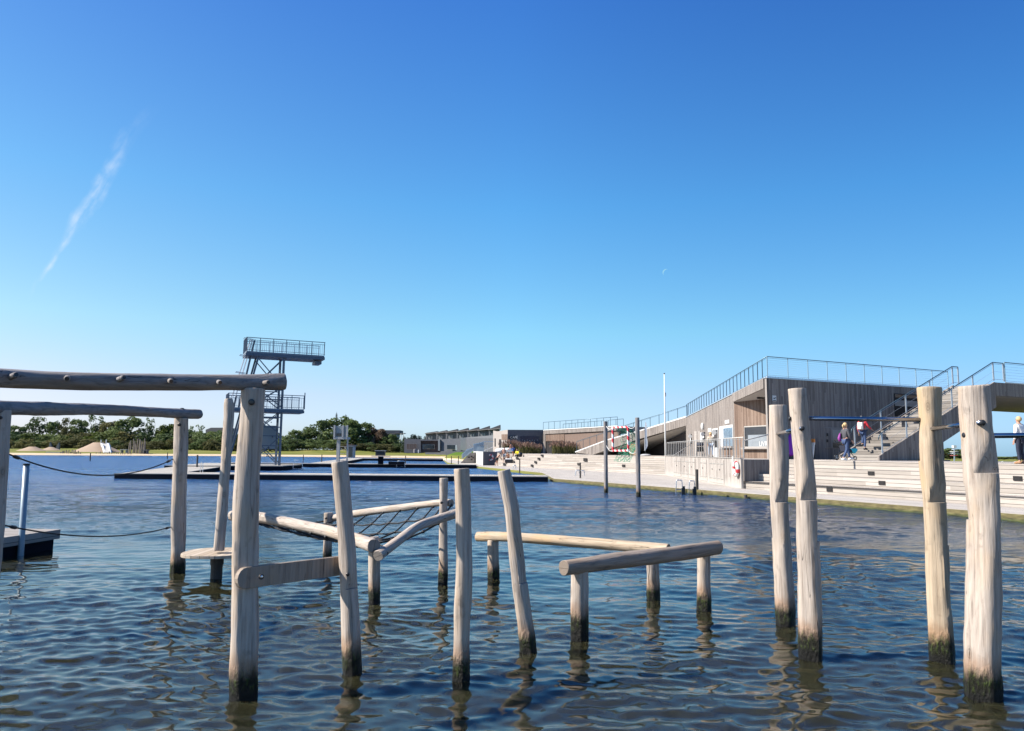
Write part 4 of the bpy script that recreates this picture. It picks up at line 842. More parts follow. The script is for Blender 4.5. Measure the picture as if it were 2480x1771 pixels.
# terraced houses with stepped solar roofs behind
def house(x0, x1, yt, ye, d, lab, dd=0):
    h = thing('row_house', Yp((x0 + x1) / 2, 1092, d), lab, 'house', 'row houses beyond the pavilion')
    a, c = Yp(x0, ye, d), Yp(x1, ye, d - dd); mb = MB(); mb.extr([up(a, 0), up(c, 0), c, a], V(0, 9, 0)); mb.build('wall', DKB, h)
    L = c - a; r0, r1 = Yp(x0 - 2, ye + .5, d - 1), Yp(x1 + 2, ye - 2.5, d - 1 - dd); mb = MB(); mb.extr([r0, r1, r1 + V(0, 0, .22), r0 + V(0, 0, .22)], V(0, 7, 0)); mb.build('canopy', MATS['plain grey boards'], h)
    s0, s1 = Yp(x0 + 1, ye - 2.5, d + 2), Yp(x1 + 2, yt, d + 2 - dd); mb = MB(); mb.extr([s0 - V(0, 0, .9), s1 - V(0, 0, 1.), s1, s0], V(0, 4, 0)); mb.build('roof', plain('dark roof', (.035, .036, .042), .6, 0, .2), h)
    for k in range(4):
        p0 = a.lerp(c, .12 + k * .2) + V(0, -.1, 0); mb = MB(); w_ = .55 if k % 2 else .9; mb.extr([up(p0, a.z - 3.2), up(p0, a.z - 3.2) + V(w_, 0, 0), up(p0, a.z - .7) + V(w_, 0, 0), up(p0, a.z - .7)], V(0, .1, 0)); mb.build('window', CONC if k % 3 else DARKG, h)
hx = [1031, 1057, 1080, 1106, 1132, 1158, 1184, 1210]
lbs = ['beside the dark conifers, lowest roof', 'above the brown recess wall', 'above the framed pavilion window', 'over the white pavilion door', 'over the dark blue wall', 'behind the white café gable edge', 'peeking over the café gable']
for i in range(7): house(hx[i], hx[i + 1], 1044.5 - i * 2.6, 1051 - i * 1.6, 205 - i * 3, 'dark terraced house with slanted solar roof ' + lbs[i], 1)
hh = thing('flat_house', Yp(930, 1070, 250), 'dark flat roofed house on posts half hidden by shrubs', 'house')
for x0, x1, y0, y1, m, nm in ((890, 925, 1042, 1050, DKB, 'wall'), (926, 968, 1042, 1049, DKB, 'roof_block'), (905, 968, 1049, 1052, GREYB, 'roof'), (958, 968, 1051, 1062, BLUEPIPE, 'window'), (905, 958, 1052, 1072, DKB, 'wall')):
    a, c = Yp(x0, y1, 250), Yp(x1, y1, 250); t_ = Yp(x0, y0, 250).z; mb = MB(); mb.extr([a, c, up(c, t_), up(a, t_)], V(0, 8 if nm != 'window' else .3, 0)); mb.build(nm, m, hh)
for x in (971, 977):
    a = Yp(x, 1062, 249); mb = MB(); mb.tube([up(a, 1), up(a, Yp(x, 1050, 249).z)], .12, 6); mb.build('post', WHITEP, hh)
a, c = Yp(955, 1050.5, 249), Yp(979, 1050.5, 249); mb = MB(); mb.extr([a, c, c + V(0, 0, .2), a + V(0, 0, .2)], V(0, 4, 0)); mb.build('canopy', GREYB, hh)
hh = thing('flat_house', Yp(520, 1060, 260), 'low grey roof seen over shrubs left of the diving tower', 'house')
a, c = Yp(498, 1060, 260), Yp(548, 1060, 260); mb = MB(); mb.extr([a, c, Yp(548, 1036, 260), Yp(511, 1036, 260), Yp(498, 1041, 260)], V(0, 10, 0)); mb.build('wall', plain('taupe wall', (.17, .15, .145), .8), hh)
# ------------------------------------------------------------------ floating docks
def dock(name, poly, zt, label, rub=True):
    poly = [Vector((p[0], p[1], 0)) for p in poly]; tf = thing(name, poly[0], label, 'floating dock', 'floating docks of the swimming area')
    mb = MB(); mb.prism([p[:2] for p in poly], zt - .05, zt); d = poly[1] - poly[0]; mb.build('deck', DOCKT, tf, dirU=V(-d.y, d.x, 0))
    cx = sum((p for p in poly), V(0, 0, 0)) / len(poly); ins = [p.lerp(cx, .002) for p in poly]
    mb = MB(); mb.prism([p[:2] for p in ins], -.5, zt - .052); mb.build('float', DARKW, tf); return tf
dock('floating_dock', [(-24.4, 45.9), (2.35, 46.9), (2.3, 49.6), (-21.4, 49.3)], .34, 'nearest long floating dock, black sided, ending at the boardwalk edge')
dock('floating_dock', [(-24.2, 46.4), (-21.45, 49.35), (-26.0, 68), (-30.7, 82), (-33.8, 82)], .335, 'white topped floating dock arm slanting away toward the diving tower')
dock('floating_dock', [(-31, 79.6), (-3.75, 81.2), (-3.9, 83.4), (-31, 82.2)], .4, 'second long floating dock crossing behind the diving tower')
dock('floating_dock', [(-22.3, 82.9), (-19.6, 82.9), (-26.8, 136), (-29.6, 136)], .405, 'far pale floating dock arm leading to the third crosswise dock')
dock('floating_dock', [(-29, 132), (-12.2, 132.4), (-12.3, 135), (-29, 134.8)], .4, 'farthest crosswise floating dock before the sand beach')
dock('tower_dock', [(-30, 64.5), (-20.3, 66.2), (-20.6, 73.5), (-30, 73)], .42, 'square floating dock carrying the diving tower')
def pile(px, yt, yb, d, lab, r=.09, m=None):
    a = Yp(px, yb, d); mb = MB(); mb.tube([up(a, -1), a, up(a, Yp(px, yt, d).z)], [r, r, r * .9], 10); o = mb.build('mooring_pile', m or plain('dark pile wood', (.045, .04, .036), .8, 0, .3, 6.), origin=up(a, 0)); tag(o, lab, 'mooring pile', 'mooring piles')
for px, yt, yb, lab in ((218, 1097, 1117, 'dark mooring pile standing alone in front of the sand mound'), (405, 1096, 1112, 'dark mooring pile with float in front of the beach grass'), (477, 1102, 1131, 'dark mooring pile at the outer edge of the white dock arm'),
                        (734, 1102, 1124, 'short dark mooring pile right of the tower legs'), (779, 1101, 1120, 'dark mooring pile before the dark topped score cabin'), (1081, 1103, 1117, 'thin dark pile at the end of the farthest dock'), (1093, 1105, 1123, 'dark pile beside the far swim ladder hoop'), (1110, 1105, 1124, 'thicker dark pile near the glass ramp foot'),
                        (982, 1104, 1121, 'thin dark pile on the second dock beside the ladder'), (1258.5, 1111, 1146, 'dark pile at the mossy edge below the swimmers'), (1405.5, 1121, 1153, 'dark pile between the round ladder hoops'), (1688.5, 1137, 1197, 'tall dark pile beside the two swim ladders'), (1806, 1199, 1208, 'stubby dark pile at the mossy edge under the life ring')):
    g_ = Zp(px, yb, 0 if px not in (477, 982, 779, 1093, 1110, 1405.5) else .35); pile(px, yt, yb, g_.y, lab, .075 if px in (218, 405, 477, 1688.5, 1806) else .055)
# low box on far left water
# ------------------------------------------------------------------ ladders
def ladder(px0, px1, yt, yb, d, lab, r=.022):
    a, c = Yp(px0, yb, d), Yp(px1, yb, d); zt = Yp(px0, yt, d).z; wv_ = c - a; tf = thing('swim_ladder', up(a, 0), lab, 'ladder', 'swim ladders')
    s = wv_ * .18
    mb = MB(); mb.tube([up(a, -.6), up(a, a.z), up(a + s * .6, zt - .05), up(a + s, zt), up(c - s, zt), up(c - s * .6, zt - .05), up(c, c.z), up(c, -.6)], r, 8); mb.build('hoop', STEEL, tf, smooth=True)
    for k in range(3): 
        z = .18 - .28 * k; mb = MB(); mb.tube([up(a, z), up(c, z)], .02, 6); mb.build('rung', STEEL, tf)
ladder(1637, 1654, 1163, 1194, 35.2, 'first of two steel swim ladders beside the tall dark pile'); ladder(1668.5, 1684, 1165, 1196, 34.8, 'second of two steel swim ladders, right next to the tall dark pile')
for px, y0, d in ((1661, 1195, 34.6), (1688, 1197, 34.2)):
    p = Yp(px - 6, y0, d); mb = MB(); mb.box((p.x, p.y, .08), (.15, .15, .38)); mb.box((p.x + .02, p.y, .3), (.1, .1, .12)); o = mb.build('fender', BLACK, origin=up(p, 0)); tag(o, 'black rubber fender block ' + ('between the two swim ladders' if px < 1670 else 'at the foot of the tall dark pile'), 'fender')
ladder(1394, 1404, 1139, 1152, 52, 'round hoop ladder left of the pile near left goal post', .034); ladder(1406.5, 1416, 1140, 1152, 52, 'round hoop ladder right of the pile near left goal post', .034)
ladder(1242, 1250, 1127, 1143, 68, 'thin pale swim ladder by the mossy edge below the swimmers', .034); ladder(1112, 1117, 1117, 1124, 105, 'tiny bent ladder hoop by the thicker far pile')
ladder(960, 981, 1116, 1130, 79, 'pale swim ladder on the second long dock'); ladder(710, 733, 1115, 1131, 66, 'pale swim ladder at the corner of the tower dock'); ladder(485, 491, 1120, 1141, 49, 'swim ladder on the inner side of white dock arm')
# ------------------------------------------------------------------ start block and score cabins on the docks
p = Yp(922, 1124, 80); tf = thing('start_block', up(p, .4), 'dark starting platform with white top on the second dock', 'starting block')
mb = MB(); mb.box((p.x, p.y, .8), (.5, .5, .8)); mb.build('base', DARKW, tf); mb = MB(); mb.box((p.x, p.y, 1.24), (1.9, .9, .08)); mb.build('top', CONC, tf)
mb = MB(); mb.box((p.x - .05, p.y, 1.55), (1.0, .5, .5)); mb.build('box', BLACK, tf); mb = MB(); mb.box((p.x - .05, p.y, 1.83), (1.15, .6, .06)); mb.build('lid', CONC, tf); mb = MB(); mb.box((p.x + 1.9, p.y - 1.2, .55), (1.6, .9, .3)); mb.build('step', DARKW, tf)
tf = thing('lookout_box', Yp(814, 1117, 88), 'pale lifeguard lookout box raised on a white column', 'lookout box')
d = 88; a, c = Yp(807, 1064, d), Yp(840, 1064, d); zt = Yp(812, 1030, d).z
mb = MB(); mb.obox(a, c - a, V(.1, 1.4, 0), V(0, 0, .25)); mb.build('floor', CONC, tf)
for q, w_ in ((0, .14), (.62, .12), (.93, .1)):
    mb = MB(); mb.obox(a + (c - a) * q + V(0, -.04, .25), V(.2, 0, 0), V(0, .2, 0), V(0, 0, zt - a.z - .25)); mb.build('upright', CONC, tf)
mb = MB(); mb.obox(a + V(.1, .08, .26), (c - a) * .94 - V(.1, 0, 0), V(0, .1, 0), V(0, 0, zt - a.z - .35)); mb.build('panel', plain('slate panel', (.20, .23, .24), .5, 0, .1), tf)
mb = MB(); mb.obox(a + V(.35, .0, .4), V(.8, 0, 0), V(0, .06, 0), V(0, 0, .3)); mb.build('window', DARKG, tf)
for x, w_ in ((816.5, .36), (838.5, .16)):
    q = Yp(x, 1117, d); mb = MB(); mb.box((q.x, q.y + .4, (a.z + .3) / 2), (w_, w_, a.z - .3)); mb.build('column', CONC, tf)
for k in range(5): 
    z = .6 + k * .42; l0, l1 = Yp(817, 1117, d), Yp(838, 1117, d); mb = MB(); mb.tube([up(l0, z) + V(0, .4, 0), up(l1, z) + V(0, .4, 0)], .03, 6); mb.build('rung', STEEL, tf)
tf = thing('booth', Yp(848, 1109, 104), 'small white booth with dark glazed door on the far dock arm', 'booth')
a, c = Yp(840, 1109, 104), Yp(856, 1109, 104); zt = Yp(840, 1080, 104).z
mb = MB(); mb.obox(a, c - a, V(0, 1.2, 0), V(0, 0, zt - a.z)); mb.build('body', CONC, tf); mb = MB(); mb.obox(a + V(.2, -.03, .1), (c - a) * .6, V(0, .04, 0), V(0, 0, zt - a.z - .25)); mb.build('door', DARKG, tf); mb = MB(); mb.obox(a + V(-.1, -.2, zt - a.z), c - a + V(.3, 0, 0), V(0, 1.5, 0), V(0, 0, .12)); mb.build('roof', DKB, tf)
# ------------------------------------------------------------------ goal between two log posts
g1 = pxlog('goal_post', [(1466.4, 1021, 9.5), (1467, 1080, 9.6), (1467.5, 1192, 10.5)], 35, 35, DRIFTB, None, 201); tag(g1, 'grey log post left of the hanging red and white goal', 'post', 'goal posts in the water')
g2 = pxlog('goal_post', [(1543, 1012, 10), (1544.5, 1080, 10.5), (1546.5, 1202, 11)], 32.2, 32.2, DRIFTB, None, 202); tag(g2, 'grey log post right of the hanging red and white goal', 'post', 'goal posts in the water')
ga, gb = Vector(g1.location), Vector(g2.location); 
def GP(x, y): return VP(x, y, ga, gb)
tf = thing('water_goal', GP(1503, 1092), 'red and white striped ball goal with green net hung between log posts', 'goal')
m_, t, b = mat_base('goal stripes'); uvx = t.new('ShaderNodeNewGeometry').outputs['Position']; gd = (gb - ga).normalized(); dn = t.new('ShaderNodeVectorMath', operation='DOT_PRODUCT'); t.set(dn, 0, uvx); t.set(dn, 1, (gd.x, gd.y, 1.0))
s_ = t.math('GREATER_THAN', t.math('FRACT', t.math('MULTIPLY', dn.outputs['Value'], 2.6)), .5); t.set(b, 'Base Color', t.mix(s_, (.72, .70, .70), (.58, .035, .05))); b.inputs['Roughness'].default_value = .4
gt = [GP(1484, 1035.5), GP(1521, 1034), GP(1522, 1091.5), GP(1484.5, 1091.5)]
for i in range(4):
    p0, p1 = gt[i], gt[(i + 1) % 4]; e_ = (p1 - p0).normalized() * .04; mb = MB(); mb.bar(p0 - e_, p1 + e_, .075, .075); mb.build('frame_bar', m_, tf)
GN = plain('green net', (.03, .22, .13), .7, 0, .2); bk = V(-gd.y, gd.x, 0); bk = bk if bk.y > 0 else -bk; mb = MB(); nU, nW = 18, 24
def netp(i, j):
    u, v = i / nU, j / nW; p = gt[0].lerp(gt[1], u).lerp(gt[3].lerp(gt[2], u), min(v * 1.25, 1)); 
    if v > .8: p = p - V(0, 0, (v - .8) * 2.4)
    return p + bk * (.75 * math.sin(math.pi * min(1, v * .9 + .05)) * (.6 + .4 * math.sin(math.pi * u)) ) + V(.03 * math.sin(i * 1.7 + j), 0, .03 * math.sin(j * 2.1 + i))
for i in range(nU + 1): mb.tube([netp(i, j) for j in range(nW + 1)], .0075, 4, False)
for j in range(nW + 1): mb.tube([netp(i, j) for i in range(nU + 1)], .0075, 4, False)
nn_ = mb.build('net', GN, tf)
for p0, p1 in ((GP(1468, 1078), gt[3]), (GP(1543, 1092), gt[2]), (GP(1468, 1032), gt[0]), (GP(1541, 1028), gt[1])):
    mb = MB(); pts = [p0.lerp(p1, k / 8) - V(0, 0, .12 * 4 * (k / 8) * (1 - k / 8)) for k in range(9)]; mb.tube(pts, .013, 6); mb.build('tether_rope', WHITEP, tf)
# flagpole
fp = Zp(1612.5, 1151, ZB); tf = thing('flagpole', fp, 'tall slim white flagpole at the end of the seating steps', 'flagpole'); zt = Yp(1615, 906, fp.y).z
mb = MB(); mb.tube([fp, up(fp, fp.z + (zt - fp.z) * .5), up(fp, zt)], [.062, .052, .036], 14); mb.build('pole', WHITEP, tf, smooth=True); mb = MB(); mb.ball(up(fp, zt + .03), .07, 10, 6, (1, 1, .6)); mb.build('finial', BLACK, tf); mb = MB(); mb.box(up(fp, Yp(1615, 956, fp.y).z) + V(.08, 0, 0), (.06, .06, .3)); mb.build('cleat', WHITEP, tf)
# life rings
def ring(c, nrm, R_, lab):
    c = Vector(c); nrm = Vector(nrm).normalized(); tf = thing('life_ring', c, lab, 'life ring', 'life rings'); mb = MB(); mb.torus(c, R_ * .76, R_ * .24, nrm, 28, 10); rg = mb.build('ring', WHITEP, tf, smooth=True)
    u = nrm.orthogonal().normalized(); w_ = nrm.cross(u)
    for k in range(4):
        a0 = k * math.pi / 2 + .5; vs, fs = [], []
        for i in range(7):
            a = a0 + (i - 3) * .085; d = u * math.cos(a) + w_ * math.sin(a)
            for j in range(10): b_ = 2 * math.pi * j / 10; vs.append(c + d * (R_ * .76 + R_ * .25 * math.cos(b_)) + nrm * R_ * .25 * math.sin(b_))
        for i in range(6):
            for j in range(10): fs.append((i * 10 + j, (i + 1) * 10 + j, (i + 1) * 10 + (j + 1) % 10, i * 10 + (j + 1) % 10))
        mb = MB(); mb.add(vs, fs); mb.build('band', RED, rg, smooth=True)
p = VP(1785.5, 1136, W0 + wn * .15, W1 + wn * .15); ring(p + wn * .06, wn, .38, 'red and white life ring hanging on the retaining wall end')
mb = MB(); q = VP(1774, 1128, W0 + wn * .11, W1 + wn * .11); mb.obox(q - V(0, 0, .45), Wd * -.22, wn * .02, V(0, 0, .9)); o = mb.build('instruction_plate', WHITEP, origin=q); tag(o, 'narrow white instruction plate beside the life ring on the retaining wall', 'sign')
# locker box with the second ring and glass ramp
tf = thing('locker_block', Zp(1170, 1127, ZB), 'low white fronted locker block with dark end wall by the swimmers', 'locker block')
a, c = Zp(1170, 1127.5, ZB), Zp(1202, 1127, ZB); zt = Yp(1170, 1094, a.y).z; l0 = a + V(-.9, 12, 0)
mb = MB(); mb.obox(a, c - a, V(0, 5, 0), V(0, 0, zt - a.z)); mb.build('end_wall', DKB, tf)
ll, lr = VP(1146, 1122, a, a + V(-.30, 4, 0)), a
P2 = Zp(1146, 1120, ZB); mb = MB(); mb.extr([a - V(.02, 0, 0), P2, up(P2, Yp(1146, 1093, P2.y).z), up(a, zt) - V(.02, 0, 0)], V(.4, 3, 0)); mb.build('locker_front', plain('white locker front', (.40, .40, .385), .7, 0, .12, 4.), tf)
dv_ = (P2 - a); 
for k in range(6):
    for r_ in range(3):
        mb = MB(); q = a + dv_ * (.08 + k * .15) + V(-.05, -.06, .25 + r_ * .45); mb.obox(q, dv_.normalized() * .55, V(-.02, -.02, 0), V(0, 0, .04)); mb.build('locker_handle', GREYB, tf)
q = VP(1187.6, 1108, a, c) - V(0, .12, 0); ring(q, V(0, -1, 0), .40, 'red and white life ring on the dark locker block end')
GLS = plain('frosted ramp glass', (.30, .36, .40), .3, 0, .1)
tf = thing('ramp_balustrade', Zp(1120, 1122, ZB), 'grey glass balustrade climbing beside the far ramp', 'balustrade'); gy = 108
poly = [Yp(x, y, gy) for x, y in ((1119, 1112), (1119, 1101), (1131, 1090), (1147, 1085), (1147, 1090), (1140, 1098))]
mb = MB(); mb.extr(poly, V(0, .06, 0)); mb.build('glass', GLS, tf)
mb = MB(); mb.tube([Yp(x, y, gy) for x, y in ((1119, 1112), (1119, 1101), (1131, 1090), (1147, 1084), (1136, 1079))], .05, 6); mb.build('handrail', STEEL, tf)
mb = MB(); mb.extr([Yp(x, y, gy + 2) for x, y in ((1147, 1095), (1172, 1095), (1172, 1071), (1147, 1077))], V(0, .06, 0)); mb.build('glass', GLS, tf)
mb = MB(); mb.tube([Yp(x, y, gy + 2) for x, y in ((1147, 1095), (1147, 1077), (1172, 1070.5), (1195, 1070.5))], .06, 6); mb.tube([Yp(x, y, gy + 2) for x, y in ((1160, 1079), (1180, 1078), (1180, 1094))], .05, 6); mb.tube([Yp(x, y, gy + 2) for x, y in ((1172, 1092), (1194, 1083))], .05, 6); mb.build('handrail', STEEL, tf)
mb = MB(); mb.extr([Zp(1115, 1122, ZB), Zp(1150, 1122, ZB), up(Zp(1150, 1122, ZB), ZT + .1), up(Zp(1138, 1122, ZB), ZT)], V(0, 3, 0)); mb.build('ramp', SEAT, tf)
for x, y in ((1136, 1108), (1142.5, 1106), (1142.5, 1113), (1146, 1109)):
    q = Yp(x, y, Zp(1130, 1122, ZB).y - .05); mb = MB(); mb.box(q, (.2, .06, .2)); mb.build('step_opening', VOID, tf)
# ------------------------------------------------------------------ diving tower
TB = V(-21.2, 68.2, .42); TM = plain('tower steel', (.095, .115, .15), .5, .45, .15, 2.); TL = plain('tower pale steel', (.34, .37, .42), .45, .5, .1, 2.)
tw = thing('diving_tower', TB, 'tall galvanised steel diving tower with two railed platforms on the dock', 'diving tower')
def TP(u, v, z): return TB + n1 * u + e1 * v + V(0, 0, z - TB.z)
ZU, ZL, TD = 10.75, 5.6, 2.3
for v in (0, TD):
    mb = MB(); mb.bar(TP(0, v, .42), TP(0, v, ZU - .4), .16, .18); mb.build('column', TM, tw)
    mb = MB(); mb.bar(TP(-4.45, v, .42), TP(-2.25, v, ZU - .4), .12, .16); mb.build('raked_leg', TM, tw)
    mb = MB(); mb.bar(TP(-2.6, v, .42), TP(-2.6, v, ZL - .2), .1, .1); mb.build('column', TM, tw)
    for z in (2.2, 3.1, 3.9, 4.8, 6.4, 7.3, 8.1): 
        x0 = -4.45 + 2.2 * (z - .42) / (ZU - .82); mb = MB(); mb.bar(TP(max(x0, -2.6), v, z), TP(0, v, z), .05, .09); mb.build('crossbar', TM, tw)
    for (u0, z0, u1, z1) in ((-2.35, ZU - .5, 0, 7.6), (0, ZU - .5, -2.7, 7.3), (-2.5, 7.6, 0, ZL + .1), (0, 7.6, -2.9, ZL), (-2.6, ZL - .3, 0, 3.2), (0, ZL - .3, -2.6, 3.2), (-2.6, 3.1, 0, .6), (0, 3.1, -2.6, .6)):
        mb = MB(); mb.bar(TP(u0, v, z0), TP(u1, v, z1), .085, .085); mb.build('brace', TM, tw)
def platform(u0, u1, z, band, nosel=0.):
    pf = MB(); pf.obox(TP(u0, -.25, z - band), n1 * (u1 - u0), e1 * (TD + .5), V(0, 0, band * .62)); p = pf.build('platform', TM, tw)
    mb = MB(); mb.obox(TP(u0 + .05, -.2, z - band * .37), n1 * (u1 - u0 - .1), e1 * (TD + .4), V(0, 0, band * .37)); mb.build('deck_grating', plain('grating', (.20, .22, .25), .6, .3), p)
    H = 1.25
    for v in (-.2, TD + .2):
        n = round((u1 - u0) / 1.15); mb = MB()
        for k in range(n + 1): u = u0 + .06 + (u1 - u0 - .12) * k / n; mb.bar(TP(u, v, z), TP(u, v, z + H), .05, .05)
        mb.bar(TP(u0, v, z + H), TP(u1, v, z + H), .05, .06); mb.bar(TP(u0, v, z + .12), TP(u1, v, z + .12), .035, .04); mb.bar(TP(u0, v, z + H - .22), TP(u1, v, z + H - .22), .03, .035)
        m = round((u1 - u0) / .17)
        for k in range(m): u = u0 + .1 + (u1 - u0 - .2) * k / (m - 1); mb.bar(TP(u, v, z + .1), TP(u, v, z + H - .22), .018, .018)
        mb.build('railing_grille', TM if v < 0 else TL, p)
    mb = MB()
    for k in range(14): v = -.2 + (TD + .4) * k / 13; mb.bar(TP(u0 + .03, v, z), TP(u0 + .03, v, z + H), .02, .02)
    mb.bar(TP(u0 + .03, -.2, z + H), TP(u0 + .03, TD + .2, z + H), .05, .05); mb.build('railing_grille', TM, p)
    return p
pu_ = platform(-3.4, 3.7, ZU, .4); platform(-4.7, 2.0, ZL, .36)
mb = MB(); mb.bar(TP(2.0, -.22, ZL), TP(2.0, -.22, ZL + 1.55), .07, .07); mb.build('end_post', TM, tw)
mb = MB(); mb.obox(TP(2.9, .2, ZU - .78), n1 * .6, e1 * 1.6, V(0, 0, .24)); mb.build('board_bracket', TM, tw)
def tladder(u0, z0, u1, z1, v0, v1, m, hoops=True):
    mb = MB(); tl = None; mb.bar(TP(u0, v0, z0), TP(u1, v0, z1), .07, .1); mb.bar(TP(u0, v1, z0), TP(u1, v1, z1), .07, .1)
    n = int((z1 - z0) / .3)
    for k in range(1, n): t = k / n; mb.bar(TP(u0 + (u1 - u0) * t, v0, z0 + (z1 - z0) * t), TP(u0 + (u1 - u0) * t, v1, z0 + (z1 - z0) * t), .05, .03)
    tl = mb.build('stair_ladder', m, tw)
    if hoops:
        mb = MB()
        for v in (v0, v1):
            for o_ in (.3, .6): mb.tube([TP(u0 - o_, v, z0 + 1.0), TP(u1 - o_ * .6, v, z1 + .05)], .028, 6)
        for k in range(4):
            t = (k + .5) / 4; u = u0 + (u1 - u0) * t; z = z0 + (z1 - z0) * t + .8
            mb.tube([TP(u, v0, z), TP(u - .8, v0, z + .1), TP(u - .8, v1, z + .1), TP(u, v1, z)], .026, 6)
        mb.build('ladder_cage', TL, tl)
tladder(-3.7, ZL, -2.6, ZU + 1.15, .3, 1.1, TM); tladder(-4.75, .5, -3.9, ZL + 1.1, .9, 1.7, TM, False)
# climbing panel with holds
cw = MB(); cw.obox(TP(-2.5, TD - .12, 1.9), n1 * 2.4, e1 * .06, V(0, 0, 2.2)); cw = cw.build('climbing_panel', plain('grey climbing panel', (.19, .225, .25), .55, .1, .12, 1.2), tw)
rnd = random.Random(5); hd = None
for k in range(34):
    p = TP(-2.4 + rnd.random() * 2.2, TD - .16, .8 + rnd.random() * 7.5); 
    if hd is None: mb = MB(); mb.ball(p, .055, 6, 5); hd = mb.build('climbing_hold', BLACK, tw); h0 = p.copy()
    else: q = hd.copy(); COL.objects.link(q); q.parent = tw; q.location = p - h0
mb = MB()
for k in range(20): u = -2.5 + 2.5 * k / 19; mb.bar(TP(u, -.1, .42), TP(u, -.1, 1.5), .02, .02)
mb.bar(TP(-2.5, -.1, 1.5), TP(0, -.1, 1.5), .045, .045); mb.bar(TP(-2.5, -.1, .55), TP(0, -.1, .55), .04, .04); mb.build('railing_grille', TL, tw)
# ------------------------------------------------------------------ ground
SHX = [-420, -160, -108, -69, -31, -17, -13.5, -11.5, -8, 29, 30, 400]; SHY = [150, 166, 172.5, 190, 186, 180, 160, 136, 122, 118, -60, -60]
def hgt(x, y):
    d = y - np.interp(x, SHX, SHY); z = np.where(d < 0, d * .08, np.minimum(d * .055, .42) + np.clip((d - 9) / 30, 0, 1) * .95)
    z = np.where((x > -9) & (d > 0), np.minimum(z * 2.5, 1.42), z)
    z = np.where((x > 29) & (d > 0), np.minimum(z, .85), z)
    z = z + 1.15 * np.exp(-((x + 13) / 7.) ** 2 - ((y - 147) / 5.) ** 2)
    z = z + np.where(y > 214, .35 * np.sin(x * .13) * np.sin(x * .041 + 1) * np.clip((y - 214) / 10, 0, 1), 0)
    z = z + 1.0 * np.exp(-((x + 47) / 8.) ** 2 - ((y - 222) / 6.) ** 2)
    return z
def build_ground():
    xs = np.concatenate([np.arange(-420, -170, 10), np.arange(-170, 20, 1.5), np.arange(20, 405, 8)]); ys = np.concatenate([np.arange(-60, 118, 6), np.arange(118, 240, 1.2), np.arange(240, 1500, 40)])
    X, Yg = np.meshgrid(xs, ys); Z = hgt(X, Yg); nr, nc = X.shape
    i = np.arange(nr * nc).reshape(nr, nc); q = np.stack([i[:-1, :-1], i[:-1, 1:], i[1:, 1:], i[1:, :-1]], -1).reshape(-1, 4)
    zf = Z.reshape(-1)[q].max(1); q = q[zf > -.6]
    co = np.stack([X, Yg, Z], -1).reshape(-1, 3); used = np.unique(q); mp = np.full(nr * nc, -1); mp[used] = np.arange(len(used))
    me = bpy.data.meshes.new('ground'); me.from_pydata(co[used].tolist(), [], mp[q].tolist()); me.polygons.foreach_set('use_smooth', np.ones(len(q), bool))
    m, t, b = mat_base('sand and grass'); pos = t.new('ShaderNodeNewGeometry').outputs['Position']; z = t.xyz(pos)[2]
    n1_ = t.noise(t.mapv(pos, (.12, .12, .12)), 1, 5, .6); n2_ = t.noise(t.mapv(pos, (1.2, 1.2, 1.2)), 1, 4, .6)
    sand = t.mix(n2_, (.46, .35, .235), (.56, .44, .31)); sand = t.mix(t.math('SUBTRACT', 1., t.rng(z, .0, .12)), sand, (.22, .16, .10))
    gr = t.ramp(t.math('ADD', t.math('MULTIPLY', n1_, .65), t.math('MULTIPLY', n2_, .35)), [(.3, (.075, .095, .02)), (.5, (.145, .15, .034)), (.7, (.24, .205, .07))])
    mound = t.math('MULTIPLY', t.math('GREATER_THAN', t.xyz(pos)[0], -24.), t.rng(z, .8, 1.2)); gr = t.mix(mound, gr, t.mix(n2_, (.045, .095, .012), (.085, .135, .022)))
    c = t.mix(t.rng(t.math('ADD', z, t.math('MULTIPLY', t.math('SUBTRACT', n1_, .5), .22)), .40, .47), sand, gr); t.set(b, 'Base Color', c); b.inputs['Roughness'].default_value = .95; b.inputs['Specular IOR Level'].default_value = .1
    t.set(b, 'Normal', t.bump(n2_, .5, .2)); me.materials.append(m); o = bpy.data.objects.new('ground', me); COL.objects.link(o); tag(o, 'sand beach and dry grass field on the far shore', 'ground', kind='structure')
build_ground()
def gz(x, y): return float(hgt(np.array(x), np.array(y)))
# ------------------------------------------------------------------ sand play area
SAND = plain('packed sand', (.30, .22, .155), .95, 0, .12, .8, .4)
def mound(px0, px1, ytop, d, lab, flat=.2):
    a, c = Yp(px0, 1098, d), Yp(px1, 1098, d); cx, rx = (a.x + c.x) / 2, (c.x - a.x) / 2; h = Yp((px0 + px1) / 2, ytop, d).z - gz(cx, d); vs, fs = [], []; nr_, na = 10, 40
    for i in range(nr_ + 1):
        r = i / nr_
        for k in range(na):
            an = 2 * math.pi * k / na; rr = r * rx * (1 + .06 * math.sin(3 * an + px0)); t_ = max(0, min(1, (r - flat) / (1 - flat))); zz = h * (1 - t_) ** 1.25 * (1 if t_ > 0 else 1)
            x, y = cx + rr * math.cos(an), d + rr * .8 * math.sin(an); vs.append(V(x, y, gz(x, y) * (t_) + gz(cx, d) * (1 - t_) + zz - (.05 if i == nr_ else 0)))
    for i in range(nr_):
        for k in range(na): fs.append((i * na + k, i * na + (k + 1) % na, (i + 1) * na + (k + 1) % na, (i + 1) * na + k)[::-1])
    mb = MB(); mb.add(vs, fs); o = mb.build('sand_mound', SAND, origin=V(cx, d, gz(cx, d)), smooth=True); tag(o, lab, 'sand mound', 'sand mounds'); return V(cx, d, gz(cx, d) + h), rx
tp_, rx_ = mound(180, 294, 1072, 196, 'largest rounded sand mound, carrying the white slide')
